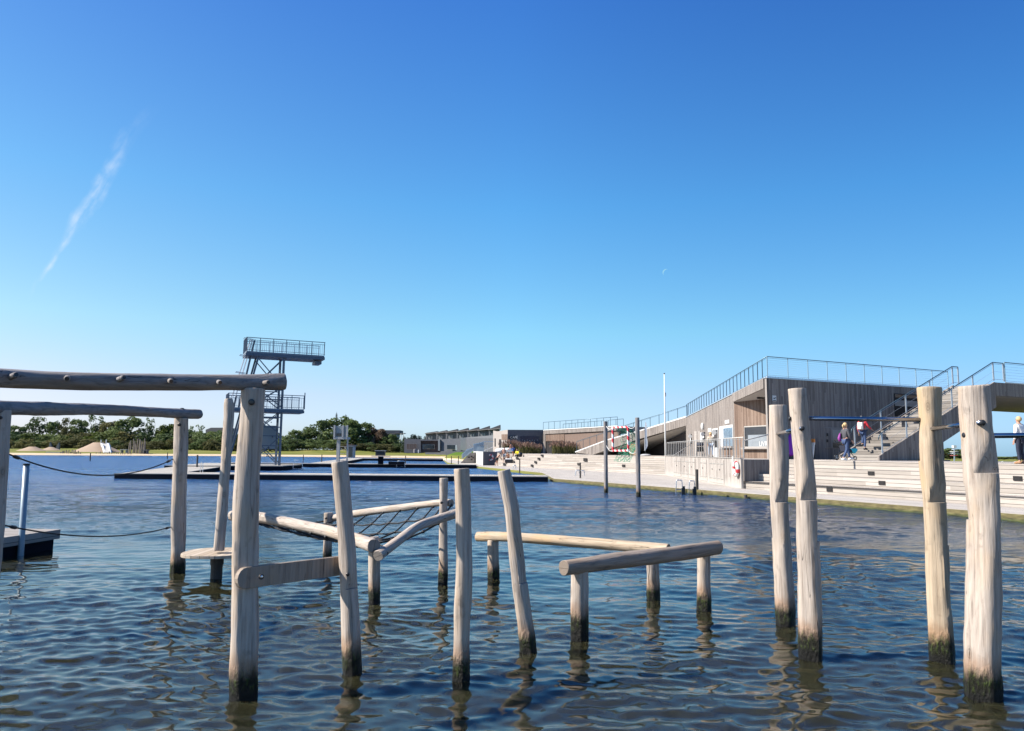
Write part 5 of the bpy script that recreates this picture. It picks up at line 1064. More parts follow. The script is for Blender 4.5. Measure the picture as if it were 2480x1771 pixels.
mound(42, 112, 1082, 196, 'low smooth sand mound nearest the left log posts'); mound(98, 148, 1083, 200, 'small sand mound between its two bigger neighbours')
tf = thing('slide', Yp(256, 1096, 190.5), 'white concrete slide with two stub posts on the large sand mound', 'slide')
for x0, x1, x2 in ((243, 251, 2.2), (258, 264, 2.2)):
    top_, mid_, bot_ = Yp(x0, 1073, 194), Yp(x0 + 2, 1078, 192), Yp(x1, 1095, 190)
    mb = MB()
    for p, q in ((top_, mid_), (mid_, bot_)): mb.extr([p, p + V(.5, 0, 0), q + V(.6, 0, -.4), q - V(0, 0, .4)], V(0, .5, 0))
    mb.build('side_wall', WHITEP, tf)
mb = MB(); mb.extr([Yp(246, 1075, 193.5), Yp(262, 1075, 193.5), Yp(266, 1096, 190), Yp(252, 1096, 190)], V(0, .3, -.3)); mb.build('chute', CONC, tf)
for x in (244.5, 257):
    a = Yp(x, 1075, 194); mb = MB(); mb.tube([a, up(a, Yp(x, 1065, 194).z)], .13, 8); mb.build('stub_post', WHITEP, tf)
WD = plain('grey stakes', (.20, .17, .14), .85, 0, .2, 3.)
rnd = random.Random(11); st0 = None
hts = [1072, 1063, 1068, 1063, 1064, 1066, 1072, 1068, 1062, 1070, 1075, 1067]
for i, x in enumerate([312, 321.5, 325, 332, 336, 339, 342.5, 344, 347, 350, 329, 316]):
    d = 188 + (i * 7 % 5) * .6; a = Yp(x, 1098, d); g = up(a, gz(a.x, a.y) - .1); tpz = Yp(x, hts[i], d).z
    mb = MB(); mb.tube([g, up(g, (g.z + tpz) / 2) + V(rnd.uniform(-.1, .1), 0, 0), up(g, tpz) + V(rnd.uniform(-.2, .2), 0, 0)], [.16, .14, .11], 8); o = mb.build('climbing_pole', WD, origin=g)
    tag(o, 'slim grey pole of the pole thicket standing on the beach', 'pole', 'poles of the beach pole thicket')
for i, x in enumerate(list(np.linspace(147, 194, 13)) + list(np.linspace(233, 318, 17))):
    d = (180.5 if i < 13 else 184) + rnd.uniform(-.6, .6); a = Yp(x + rnd.uniform(-1, 1), 1098, d); g = up(a, gz(a.x, a.y) - .1); h_ = rnd.uniform(.35, .95) if i < 13 else rnd.uniform(.2, .55)
    mb = MB(); mb.tube([g, g + V(rnd.uniform(-.04, .04), 0, h_ + .1)], [.13, .12], 8); o = mb.build('sand_stump', WD, origin=g); tag(o, 'short wooden stump of the row set in the beach sand ' + ('before the small mounds' if i < 13 else 'under the white slide'), 'stump', 'stumps before the small mounds' if i < 13 else 'stumps under the slide')
for x0, x1, y0, y1, d, nm, lb, cat in ((290, 306, 1088, 1096, 190, 'sand_table', 'grey slab table beside the large sand mound', 'table'), (345, 356, 1089, 1097, 187, 'sand_crate', 'dark crate behind the beach pole thicket', 'crate'), (110, 148, 1096, 1099, 184, 'sand_kerb', 'pale plank kerb edging the play sand', 'kerb')):
    a, c = Yp(x0, y1, d), Yp(x1, y1, d); g = gz(a.x, d); tp2 = Yp(x0, y0, d).z; mb = MB(); mb.obox(up(a, max(g, tp2 - .25)), c - up(a, c.z) , V(0, 1.4, 0), V(0, 0, .22)); 
    if cat != 'kerb':
        mb.obox(up(a, g - .05) + V(.15, .1, 0), V(.15, 0, 0), V(0, 1.1, 0), V(0, 0, tp2 - g - .12)); mb.obox(up(c, g - .05) + V(-.3, .1, 0), V(.15, 0, 0), V(0, 1.1, 0), V(0, 0, tp2 - g - .12))
    o = mb.build(nm, CONC if cat != 'crate' else DKB, origin=up(a, g)); tag(o, lb, cat)
tf = thing('play_sculpture', Yp(138, 1092, 205), 'dark grey pointed play figures standing behind the small sand mounds', 'sculpture')
for x0, x1, y0, lean in ((118, 124, 1071, 0), (136, 143, 1072, 1.)):
    a, c = Yp(x0, 1083, 205), Yp(x1, 1083, 205); t_ = Yp((x0 + x1) / 2 + lean * 3, y0, 205); mb = MB(); mb.extr([up(a, .8), up(c, .8), c + V(0, 0, .3), t_, a + V(0, 0, .2)], V(0, .5, 0)); mb.build('figure', DKB, tf)
# ------------------------------------------------------------------ trees and shrubs
LG = leafmat('dark green leaves', ((.055, .082, .036), (.105, .145, .052), (.18, .215, .078)), .35)
LO = leafmat('olive leaves', ((.055, .058, .026), (.12, .118, .045), (.20, .185, .075)), .35)
LY = leafmat('light green leaves', ((.045, .068, .012), (.10, .13, .022), (.17, .19, .04)))
LR = leafmat('rusty leaves', ((.05, .035, .022), (.10, .068, .045), (.16, .11, .075)))
LC = leafmat('conifer needles', ((.010, .018, .013), (.022, .036, .024), (.045, .062, .036)), .1)
BARK = plain('bark', (.09, .075, .06), .9, 0, .3, 4.)
def leafcloud(seed, blobs, n, size, flat=.0):
    rnd = random.Random(seed); vs, fs = [], []
    tot = sum(b[3] ** 2 for b in blobs)
    for bx, by, bz, br_ in blobs:
        for _ in range(int(n * br_ ** 2 / tot)):
            z = rnd.uniform(-.75, 1); a = rnd.uniform(0, 6.283); s = math.sqrt(max(0, 1 - z * z)); d = V(s * math.cos(a), s * math.sin(a), z)
            rr = br_ * (rnd.uniform(.55, 1.0) ** .5) * (1 + .25 * noise.noise(d * 2.2 + V(bx * 9, by * 9, seed))); c = V(bx, by, bz) + d * rr
            nn = (d + V(*[rnd.gauss(0, .7) for _ in range(3)])).normalized(); u = nn.orthogonal().normalized(); u = (Quaternion(nn, rnd.uniform(0, 6.28)) @ u); w_ = nn.cross(u); L = size * rnd.uniform(.6, 1.4); k = len(vs)
            vs += [c - u * L * .5, c + w_ * L * .3, c + u * L * .5, c - w_ * L * .3]; fs.append((k, k + 1, k + 2, k + 3))
    return vs, fs
def mk(name, vs, fs, m): 
    me = bpy.data.meshes.new(name); me.from_pydata([tuple(v) for v in vs], [], fs); me.materials.append(m); return me
def blobset(seed, n, rx, z0, z1, br_):
    rnd = random.Random(seed); out = []
    for i in range(n):
        t_ = rnd.random(); a = rnd.uniform(0, 6.28); r = rx * math.sqrt(rnd.random()) * (1 - .62 * t_ * t_); out.append((r * math.cos(a), r * math.sin(a), z0 + (z1 - z0) * t_, br_ * rnd.uniform(.7, 1.25) * (1 - .25 * t_)))
    return out
CR = {}
for s in range(4): CR['dense', s] = leafcloud(s + 10, blobset(s + 1, 46, .44, .14, .90, .125), 4200, .058)
for s in range(3): CR['airy', s] = leafcloud(s + 30, blobset(s + 7, 34, .44, .22, .94, .10), 2000, .052)
for s in range(4): CR['bush', s] = leafcloud(s + 50, blobset(s + 17, 40, .46, .05, .82, .135), 3000, .06)
def spruce(seed):
    rnd = random.Random(seed); vs, fs = [], []
    for k in range(13):
        z = .12 + .8 * k / 13; L = .26 * (1 - k / 13.5)
        for j in range(9):
            a = j * .698 + k * .5 + rnd.uniform(-.2, .2); d = V(math.cos(a), math.sin(a), -.25)
            for q in range(7):
                c = V(0, 0, z) + d * L * (q + 1) / 7; s_ = V(-math.sin(a), math.cos(a), 0) * (.05 * (1.1 - q / 7) + .012); i = len(vs); vs += [c - s_ + V(0, 0, -.015), c + d * .045, c + s_ + V(0, 0, -.015), c - d * .03 + V(0, 0, .012)]; fs.append((i, i + 1, i + 2, i + 3))
    vs += [V(-.008, 0, .88), V(.008, 0, .88), V(0, 0, 1.0)]; fs.append((len(vs) - 3, len(vs) - 2, len(vs) - 1)); return vs, fs
for s in range(2): CR['spruce', s] = spruce(s)
MEC = {}; 
def trunkmesh(kind):
    mb = MB(); h = {'dense': .45, 'airy': .62, 'bush': .25, 'spruce': .95}[kind]; mb.tube([V(0, 0, -.03), V(.01, 0, h * .5), V(0, .01, h)], [.026, .02, .008], 7)
    if kind != 'spruce':
        for k in range(7):
            a = k * 0.9; z0 = h * (.4 + .08 * k); mb.tube([V(0, 0, z0), V(math.cos(a) * .14, math.sin(a) * .14, z0 + .12), V(math.cos(a) * .27, math.sin(a) * .27, z0 + (.32 if kind == 'airy' else .2))], [.011, .008, .003], 5)
    me = bpy.data.meshes.new('trunk'); me.from_pydata([tuple(v) for v in mb.v], [], mb.f); me.materials.append(BARK); return me
TRK = {k: trunkmesh(k) for k in ('dense', 'airy', 'bush', 'spruce')}
ORD = ['first', 'second', 'third', 'fourth', 'fifth', 'sixth', 'seventh', 'eighth', 'ninth', 'tenth', 'eleventh', 'twelfth', 'thirteenth', 'fourteenth', 'fifteenth', 'sixteenth', 'seventeenth', 'eighteenth', 'nineteenth', 'twentieth']
CNAME = {id(LG): 'dark green', id(LO): 'olive', id(LY): 'light green', id(LR): 'rusty brown', id(LC): 'blue green'}
def tree(name, kind, px, ytop, wpx, d, leaf, label, cat, grp, seed, yb=None, dx=0):
    x = Yp(px, 1090, d).x; g = gz(x, d) if yb is None else Yp(px, yb, d).z; H = Yp(px, ytop, d).z - g; W = wpx * d / FPX; s = seed % {'dense': 4, 'airy': 3, 'bush': 4, 'spruce': 2}[kind]
    tf = thing(name, V(x, d, g), label, cat, grp); tf.scale = (W, W, H); tf.rotation_euler[2] = seed * 1.7
    key = (kind, s, leaf.name)
    if key not in MEC: MEC[key] = mk('crown', *CR[kind, s], leaf)
    for nm, me in (('crown', MEC[key]), ('trunk', TRK[kind])):
        o = bpy.data.objects.new(nm, me); COL.objects.link(o); o.parent = tf; 
        if nm == 'crown': o['kind'] = 'stuff' if False else 'thing'; del o['kind']
    return tf
rows = [('tall row behind the beach, from left', 'tree', 243, [(35, 1029, 75, 'dense', LG), (92, 1003, 82, 'airy', LG), (128, 1019, 62, 'dense', LG), (158, 1011, 60, 'airy', LO), (186, 1013, 62, 'dense', LG), (228, 1002, 78, 'airy', LG), (262, 1019, 66, 'dense', LO), (306, 1005, 104, 'dense', LG), (360, 1010, 44, 'airy', LG), (404, 1024, 70, 'dense', LY), (446, 1040, 58, 'dense', LG), (474, 1027, 58, 'airy', LG), (520, 1046, 64, 'dense', LO), (560, 1046, 60, 'dense', LG), (610, 1044, 66, 'dense', LG), (655, 1042, 66, 'dense', LG)]),
        ('grove right of the diving tower', 'tree', 236, [(712, 1040, 66, 'dense', LG), (745, 1031, 72, 'dense', LG), (783, 1014, 86, 'dense', LG), (832, 1005, 118, 'dense', LG), (878, 1022, 84, 'dense', LG), (912, 1034, 74, 'dense', LR), (945, 1050, 62, 'dense', LG)]),
        ]
seed = 0
for rl, cat, d, ts in rows:
    for i, (px, yt, w_, kind, lf) in enumerate(ts):
        seed += 1; tree('tree', kind, px, yt, w_ * 1.05, d + (i * 5 % 7) - 3, lf, f'{CNAME[id(lf)]} {"loose" if kind == "airy" else "bushy"} tree, {ORD[i]} of the {rl}', cat, 'trees behind the far beach', seed)
def bushrow(rl, x0, x1, st_, d, ylo, yhi, wmul, leaves, seed0, grp):
    rnd = random.Random(seed0); x = x0; i = 0
    while x < x1:
        lf = rnd.choice(leaves); tree('shrub', 'bush', x, rnd.uniform(ylo, yhi), st_ * wmul * rnd.uniform(.85, 1.3), d + rnd.uniform(-2, 2), lf, f'{CNAME[id(lf)]} shrub, {ORD[i % 20]} of the {rl}', 'shrub', grp, rnd.randint(0, 99)); x += st_ * rnd.uniform(.8, 1.2); i += 1
bushrow('shrubs filling the middle row behind the beach', 8, 700, 36, 235, 1034, 1050, 2.3, [LG, LG, LO, LY, LG], 3, 'middle row shrubs')
bushrow('low front shrubs along the beach grass from the left', 10, 560, 31, 224, 1056, 1068, 1.9, [LG, LO, LO, LG], 4, 'front row shrubs')
bushrow('low front shrubs beside the diving tower', 575, 800, 36, 226, 1058, 1068, 1.9, [LG, LG, LO], 5, 'tower side shrubs')
bushrow('low shrubs between grove and pavilion', 800, 990, 24, 222, 1064, 1076, 2.0, [LG, LO, LO, LR], 6, 'pavilion side shrubs')
bushrow('dark shrubs under the flat roofed house', 880, 1000, 26, 240, 1054, 1064, 2.0, [LG, LG], 7, 'house side shrubs')
for i, (px, yt, w_) in enumerate(((812, 996, 26), (835, 1001, 32))): tree('spruce', 'spruce', px, yt, w_ * 1.9, 240, LC, ('slender pointed spruce poking above the grove' if i == 0 else 'leaning wider spruce tip above the round grove crown'), 'spruce', 'spruces above the grove', i, yb=1045)
for i, (px, yt, w_) in enumerate(((985, 1052, 22), (1000, 1047, 26), (1014, 1050, 24), (1030, 1052, 22), (1046, 1056, 20))): tree('conifer', 'bush', px, yt, w_ * 1.35, 215, LC, f'dark conifer shrub, {ORD[i]} from the left above the low pavilion', 'conifer', 'conifers above the pavilion', i + 3)
for i, (px, yt, w_) in enumerate(((2268, 1089, 60), (2300, 1084, 70), (2338, 1087, 66), (2372, 1096, 50), (2402, 1106, 44), (2430, 1107, 48), (2462, 1105, 50), (2500, 1108, 60))): tree('tree', 'dense', px, yt, w_ * 1.2, 190, LG if i % 3 else LO, f'distant dark tree below the roof bridge, {ORD[i]} from the stair side', 'tree', 'trees beyond the promenade', i + 9, yb=1113)
# plume grasses by the cafe
def plume(px0, px1, ytop, yb, d, lab, seed, tall=1.):
    rnd = random.Random(seed); a, c = Yp(px0, yb, d), Yp(px1, yb, d); H = Yp(px0, ytop, d).z - ZT; vs, fs, pv, pf = [], [], [], []; L = (c - a).length
    for _ in range(int(L * 170)):
        p = up(a.lerp(c, rnd.random()), ZT) + V(0, rnd.uniform(-.9, .9), 0); ln = V(rnd.gauss(0, .22), rnd.gauss(0, .22), 0); h = H * rnd.uniform(.55, .92) * (.72 + .28 * math.sin(math.pi * min(1, max(0, ((p - a).length / L)))) ** .6 + .06 * math.sin((p - a).length * 2.1)); w_ = V(rnd.uniform(-1, 1), rnd.uniform(-1, 1), 0).normalized() * .022; k = len(vs)
        m = p + ln * .35 * h + V(0, 0, h * .6); e_ = p + ln * h + V(0, 0, h); vs += [p - w_, p + w_, m + w_ * .8, e_, m - w_ * .8]; fs.append((k, k + 1, k + 2, k + 3, k + 4))
        if rnd.random() < .5:
            for q in range(3):
                k = len(pv); s_ = V(rnd.uniform(-1, 1), rnd.uniform(-1, 1), .3).normalized() * .055; b0_ = e_ + V(rnd.gauss(0, .05), 0, -.12 + q * .1); pv += [b0_ - s_, b0_ + V(0, 0, -.12), b0_ + s_, b0_ + V(0, 0, .2)]; pf.append((k, k + 1, k + 2, k + 3))
    tf = thing('plume_grass', up(a, ZT), lab, 'ornamental grass', 'plume grasses on the promenade')
    mb = MB(); mb.add(vs, fs); mb.build('foliage', LO, tf); mb = MB(); mb.add(pv, pf); mb.build('plumes', leafmat('plume' + str(seed), ((.16, .095, .07), (.25, .16, .125), (.35, .26, .215)), .3), tf)
plume(1218, 1268, 1066, 1097, 100, 'tall pinkish plume grass clump under the café sign', 1); plume(1255, 1310, 1071, 1097, 99, 'dense plume grass clump before the long café window', 2); plume(1337, 1400, 1066, 1098, 98, 'bushy plume grass clump at the foot of terrace stair', 3)
p = Zp(1316, 1098, ZT); mb = MB(); mb.box(up(p, ZT + .35), (.6, .6, .7)); mb.box(up(p, ZT + .72), (.7, .7, .06)); o = mb.build('bollard', CONC, origin=up(p, ZT)); tag(o, 'square pale stone bollard between two plume grass clumps', 'bollard')
# ------------------------------------------------------------------ moon
mp_ = CAM + ray(1613, 660).normalized() * 6000; md = (CAM - mp_).normalized(); mx_ = V(0, 0, 1).cross(md).normalized() * -1; my_ = md.cross(mx_) ; rr = 8 / FPX * 6000; mb = MB(); tl_ = R(35); lp = []
if mx_.dot(cr) < 0: mx_ = -mx_
if my_.z < 0: my_ = -my_
for k in range(25): a = math.pi / 2 + math.pi * k / 24; lp.append((math.cos(a), math.sin(a)))
for k in range(25): a = 3 * math.pi / 2 - math.pi * k / 24; lp.append((math.cos(a) * .62, math.sin(a) * .995))
lp = [(x * math.cos(tl_) + y * math.sin(tl_), -x * math.sin(tl_) + y * math.cos(tl_)) for x, y in lp]
mb.extr([mp_ + mx_ * rr * x + my_ * rr * y for x, y in lp], md * -2.0)
m_, t, b = mat_base('moonlight'); b.inputs['Base Color'].default_value = (0, 0, 0, 1); b.inputs['Emission Color'].default_value = (.36, .76, 1.0, 1); b.inputs['Emission Strength'].default_value = .78; t.set(b, 'Emission Strength', t.math('MULTIPLY_ADD', t.noise(t.new('ShaderNodeTexCoord').outputs['Object'], .12, 3), .1, .33))
o = mb.build('moon', m_, origin=mp_); tag(o, 'faint pale crescent moon in the clear blue sky', 'moon')
# ------------------------------------------------------------------ people
def skinned(name, nodes, edges, mat, parent, root, sub=1):
    keys = list(nodes); me = bpy.data.meshes.new(name); me.from_pydata([nodes[k][0] for k in keys], [(keys.index(a), keys.index(b)) for a, b in edges], [])
    o = bpy.data.objects.new(name, me); COL.objects.link(o); o.modifiers.new('skin', 'SKIN'); sm = o.modifiers.new('sub', 'SUBSURF'); sm.levels = sub; sm.render_levels = sub
    for i, k in enumerate(keys):
        r = nodes[k][1]; sv = me.skin_vertices[0].data[i]; sv.radius = (r, r); sv.use_root = (k == root)
    bpy.context.view_layer.update(); ev = bpy.data.meshes.new_from_object(o.evaluated_get(bpy.context.evaluated_depsgraph_get()))
    bpy.data.objects.remove(o); bpy.data.meshes.remove(me); ev.materials.clear(); ev.materials.append(mat); ev.name = name
    for p in ev.polygons: p.use_smooth = True
    o = bpy.data.objects.new(name, ev); COL.objects.link(o); o.parent = parent; OFF[o.name] = V(0, 0, 0); return o
def person(loc, rz, label, pose=None, h=1.7, skin=None, top=None, legs=None, shoes=None, hair=None, sleeve='long', leglen='long', ponytail=False, swim=None):
    J = {'pelvis': (0, 0, .93), 'belly': (0, 0, 1.08), 'chest': (0, -.01, 1.29), 'neck': (0, 0, 1.45), 'jaw': (0, .025, 1.535), 'head': (0, .005, 1.60), 'crown': (0, -.005, 1.665),
         'shl': (-.165, -.01, 1.375), 'ell': (-.215, -.03, 1.10), 'wrl': (-.22, .04, .86), 'shr': (.165, -.01, 1.375), 'elr': (.215, -.03, 1.10), 'wrr': (.22, .04, .86),
         'hil': (-.085, 0, .89), 'knl': (-.095, .02, .49), 'anl': (-.095, -.02, .09), 'tol': (-.10, .13, .035), 'hir': (.085, 0, .89), 'knr': (.095, .02, .49), 'anr': (.095, -.02, .09), 'tor': (.10, .13, .035)}
    J.update(pose or {}); k = h / 1.7; J = {a: Vector(b) * k for a, b in J.items()}
    Rd = dict(pelvis=.125, belly=.115, chest=.13, neck=.052, jaw=.066, head=.088, crown=.062, shl=.062, ell=.04, wrl=.028, shr=.062, elr=.04, wrr=.028, hil=.086, knl=.056, anl=.038, tol=.032, hir=.086, knr=.056, anr=.038, tor=.032)
    N = {a: (J[a], Rd[a] * k) for a in J}; E_ = [('pelvis', 'belly'), ('belly', 'chest'), ('chest', 'neck'), ('neck', 'jaw'), ('jaw', 'head'), ('head', 'crown')]
    for s in 'lr':
        E_ += [('chest', 'sh' + s), ('sh' + s, 'el' + s), ('el' + s, 'wr' + s), ('pelvis', 'hi' + s), ('hi' + s, 'kn' + s), ('kn' + s, 'an' + s), ('an' + s, 'to' + s)]
        d = (J['wr' + s] - J['el' + s]).normalized(); sd_ = V(0, 1, 0) - d * d.y
        sd_ = sd_.normalized() if sd_.length > .1 else V(1, 0, 0); pl_ = J['wr' + s] + d * .075 * k; N['pa' + s] = (pl_, .030 * k); E_.append(('wr' + s, 'pa' + s))
        for f in range(4):
            o_ = sd_ * (.024 - .016 * f) * k; L = (.07, .078, .072, .056)[f] * k; inw = sd_.cross(d) * (.018 if s == 'l' else -.018)
            N[f'f{f}{s}'] = (pl_ + d * .025 * k + o_, .0085 * k); N[f'g{f}{s}'] = (pl_ + d * (.025 * k + L) + o_ * 1.15 + inw, .007 * k); E_ += [('pa' + s, f'f{f}{s}'), (f'f{f}{s}', f'g{f}{s}')]
        N['ta' + s] = (J['wr' + s] + d * .045 * k + sd_ * .036 * k, .010 * k); N['tb' + s] = (J['wr' + s] + d * .09 * k + sd_ * .056 * k, .008 * k); E_ += [('pa' + s, 'ta' + s), ('ta' + s, 'tb' + s)]
    tf = thing('person', loc, label, 'person'); tf.rotation_euler[2] = rz; OFF[tf.name] = V(0, 0, 0)
    skinned('body', N, E_, skin or SKIN, tf, 'pelvis')
    hd = J['head']; fw = V(0, 1, 0)
    mb = MB(); mb.add([hd + V(-.012, .082, -.02) * k, hd + V(.012, .082, -.02) * k, hd + V(0, .112, -.022) * k, hd + V(0, .085, .018) * k, hd + V(0, .08, -.034) * k], [(0, 2, 3), (2, 1, 3), (0, 4, 2), (4, 1, 2)]); mb.build('nose', skin or SKIN, tf)
    for s in (-1, 1):
        mb = MB(); mb.ball(hd + V(s * .031, .076, .012) * k, .011 * k, 6, 5); mb.build('eye', BLACK, tf); mb = MB(); mb.ball(hd + V(s * .088, -.005, -.005) * k, .026 * k, 6, 5, (.4, .8, 1.2)); mb.build('ear', skin or SKIN, tf)
    mb = MB(); mb.box(hd + V(0, .083, -.055) * k, (.04 * k, .012 * k, .01 * k)); mb.build('mouth', plain('lips', (.40, .14, .12), .5), tf)
    if hair:
        mb = MB(); mb.ball(hd + V(0, -.016, .018) * k,   .099 * k, 14, 10, (.95, 1.02, 1.05)); mb.f = [f for f in mb.f if not (sum(mb.v[i].y for i in f) / len(f) > hd.y + .035 * k and sum(mb.v[i].z for i in f) / len(f) < hd.z + .055 * k) and sum(mb.v[i].z for i in f) / len(f) > hd.z - .07 * k]
        if ponytail: mb.tube([hd + V(0, -.09, .04) * k, hd + V(0, -.14, -.02) * k, hd + V(0, -.13, -.16) * k], [.035 * k, .04 * k, .012 * k], 8)
        mb.build('hair', hair, tf, smooth=True)
    def cloth(nm, parts, m, add, edges, root, trim=None):
        n_ = {a: (J[a], (Rd[a] + add) * k) for a in parts}
        if trim: n_.update({a: (J[b].lerp(J[c], f), r * k) for a, (b, c, f, r) in trim.items()})
        return skinned(nm, n_, edges, m, tf, root)
    if top:
        arms = {'long': ({}, True), 'short': ({'hl': ('shl', 'ell', .55, .062), 'hr': ('shr', 'elr', .55, .062)}, False)}[sleeve]
        ed = [('pelvis', 'belly'), ('belly', 'chest'), ('chest', 'col'), ('chest', 'shl'), ('chest', 'shr')]
        tr = {'col': ('chest', 'neck', .75, .075)}; pt = ['pelvis', 'belly', 'chest', 'shl', 'shr']
        if arms[1]: ed += [('shl', 'ell'), ('ell', 'cl'), ('shr', 'elr'), ('elr', 'cr')]; pt += ['ell', 'elr']; tr.update({'cl': ('ell', 'wrl', .92, .042), 'cr': ('elr', 'wrr', .92, .042)})
        else: ed += [('shl', 'hl'), ('shr', 'hr')]; tr.update(arms[0])
        cloth('jacket' if sleeve == 'long' else 'shirt', pt, top, .022, ed, 'pelvis', tr)
    if legs:
        ed = [('pelvis', 'hil'), ('pelvis', 'hir')]; tr = {}; pt = ['pelvis', 'hil', 'hir']
        if leglen == 'long': ed += [('hil', 'knl'), ('knl', 'bl'), ('hir', 'knr'), ('knr', 'br')]; pt += ['knl', 'knr']; tr = {'bl': ('knl', 'anl', .93, .05), 'br': ('knr', 'anr', .93, .05)}
        else: ed += [('hil', 'bl'), ('hir', 'br')]; tr = {'bl': ('hil', 'knl', .8, .085), 'br': ('hir', 'knr', .8, .085)}
        cloth('trousers' if leglen == 'long' else 'shorts', pt, legs, .014, ed, 'pelvis', tr)
    if shoes:
        for s in 'lr':
            a, c = J['an' + s], J['to' + s]; mb = MB(); mb.tube([a + V(0, -.05, -.045) * k, a.lerp(c, .4) + V(0, 0, -.005) * k, c + V(0, .02, 0) * k, c + V(0, .06, -.005) * k], [.048 * k, .052 * k, .045 * k, .02 * k], 10); mb.build('shoe', shoes, tf, smooth=True)
    return tf, J, k
DENIM = plain('blue denim', (.03, .055, .13), .8, 0, .25, 12.); DARKC = plain('dark grey knit', (.055, .055, .065), .85, 0, .2, 12.); REDC = plain('red rain jacket', (.55, .03, .04), .6, 0, .15, 8.)
BLOND = plain('blonde hair', (.50, .34, .16), .6, 0, .2, 20.); BROWNH = plain('brown hair', (.07, .04, .025), .6, 0, .2, 20.); WHITEC = plain('white cloth', (.72, .71, .70), .8, 0, .08, 8.); NAVY = plain('navy cloth', (.012, .016, .035), .8, 0, .2, 8.)
TEAL = plain('teal cloth', (.02, .42, .52), .6, 0, .1); LIGHTJ = plain('pale denim', (.30, .36, .46), .8, 0, .15, 8.); BEIGE = plain('beige vest', (.42, .37, .30), .85, 0, .25, 10.)
walk = {'knl': (-.095, .16, .52), 'anl': (-.095, .24, .12), 'tol': (-.10, .39, .10), 'knr': (.095, -.05, .49), 'anr': (.095, -.27, .12), 'tor': (.10, -.13, .035), 'ell': (-.22, -.10, 1.12), 'wrl': (-.20, -.05, .88), 'elr': (.22, .02, 1.10), 'wrr': (.20, .16, .90)}
def face(px_dir): return px_dir
p = Zp(2051, 1116.5, ZT); wmn = person(p, R(-75), 'blonde woman in dark cardigan and jeans walking past the hatch', dict(walk), 1.68, top=DARKC, legs=DENIM, shoes=WHITEC, hair=BLOND, ponytail=True)
mb = MB(); k_ = 1.68 / 1.7; mb.tube([V(-.17, -.16, 1.22), V(-.2, -.19, 1.0), V(-.18, -.17, .86)], [.03, .07, .05], 10); mb.build('bag', plain('purple bag', (.22, .03, .22), .6), wmn[0], smooth=True)
q = S0 + n1 * .95 + e1 * .95; q = up(q, ZT + (ZS - ZT) * 3 / NS); pr_ = Yp(2092, 1104, q.y); 
climb = {'knl': (-.095, .2, .66), 'anl': (-.095, .1, .28), 'tol': (-.10, .26, .24), 'knr': (.095, .03, .5), 'anr': (.095, -.06, .09), 'elr': (.27, .06, 1.14), 'wrr': (.33, .24, 1.02), 'pelvis': (0, 0, .95)}
red = person(V(pr_.x, q.y, q.z), R(-52), 'person in red jacket with white backpack climbing the stair', climb, 1.72, top=REDC, legs=DENIM, shoes=BLACK, hair=BLACK)
mb = MB(); mb.box(V(0, -.205, 1.19), (.27, .13, .36)); mb.box(V(0, -.285, 1.11), (.2, .05, .17)); bp_ = mb.build('backpack', plain('off white pack', (.46, .45, .43), .7, 0, .1), red[0], bevel=.035)
mb = MB()
for s in (-1, 1): mb.tube([V(s * .11, -.14, 1.36), V(s * .12, .04, 1.44), V(s * .11, .15, 1.3), V(s * .13, .08, 1.1)], .016, 6)
mb.build('backpack_strap', MATS['off white pack'], bp_); mb = MB(); mb.torus(V(0, -.05, 1.44), .10, .05, V(0, .3, 1), 16, 8); mb.build('hood', NAVY, red[0], smooth=True)
p = Zp(2474, 1124, ZT); person(p, R(20), 'person in white sweater and navy trousers at the promenade edge', {'ell': (-.22, -.02, 1.1), 'wrl': (-.2, .06, .85)}, 1.70, top=WHITEC, legs=NAVY, shoes=plain('tan shoes', (.30, .16, .08), .6), hair=BLOND)
p = Zp(1722, 1107, ZT); p = VP(1722, 1107, W0 + V(1.6, 0, 0), W1 + V(1.6, 0, 0)); p = up(p, ZT)
person(p, R(-10), 'person in beige vest pushing a pram along the long facade', dict(walk), 1.62, top=BEIGE, legs=LIGHTJ, shoes=BLACK, hair=BLOND)
def SP(px, off, z):
    A_ = W1 + n2 * off; q = VP(px, 1110, A_, A_ + e2); return V(q.x, q.y, z)
# bathers by the locker block
bend = {'belly': (0, .05, 1.06), 'chest': (0, .22, 1.22), 'neck': (0, .33, 1.33), 'jaw': (0, .40, 1.38), 'head': (0, .42, 1.45), 'crown': (0, .43, 1.515), 'shl': (-.165, .27, 1.29), 'shr': (.165, .27, 1.29), 'ell': (-.2, .36, 1.02), 'elr': (.2, .36, 1.02), 'wrl': (-.14, .52, .84), 'wrr': (.14, .52, .84)}
zb_ = lambda x, y, z: Zp(x, y, z)
person(SP(1204, -.6, ZB + .003), R(-70), 'bather in dark swimsuit leaning forward, nearest the life ring', {**bend, 'knl': (-.09, -.05, .5), 'anl': (-.09, -.22, .09), 'tol': (-.1, -.08, .035)}, 1.62, skin=SKIN2, legs=BLACK, leglen='short', hair=BROWNH)
person(SP(1221, .4, RISE[1]), R(-170), 'bather in grey swim shorts standing on the lowest seat step', None, 1.78, legs=plain('grey swim shorts', (.22, .25, .30), .7), leglen='short', hair=BLACK)
person(SP(1243, 2.05, RISE[3]), R(70), 'bather in blue shorts stooping on an upper seat step', bend, 1.78, skin=SKIN2, legs=plain('blue swim shorts', (.06, .12, .38), .7), leglen='short', hair=BLACK)
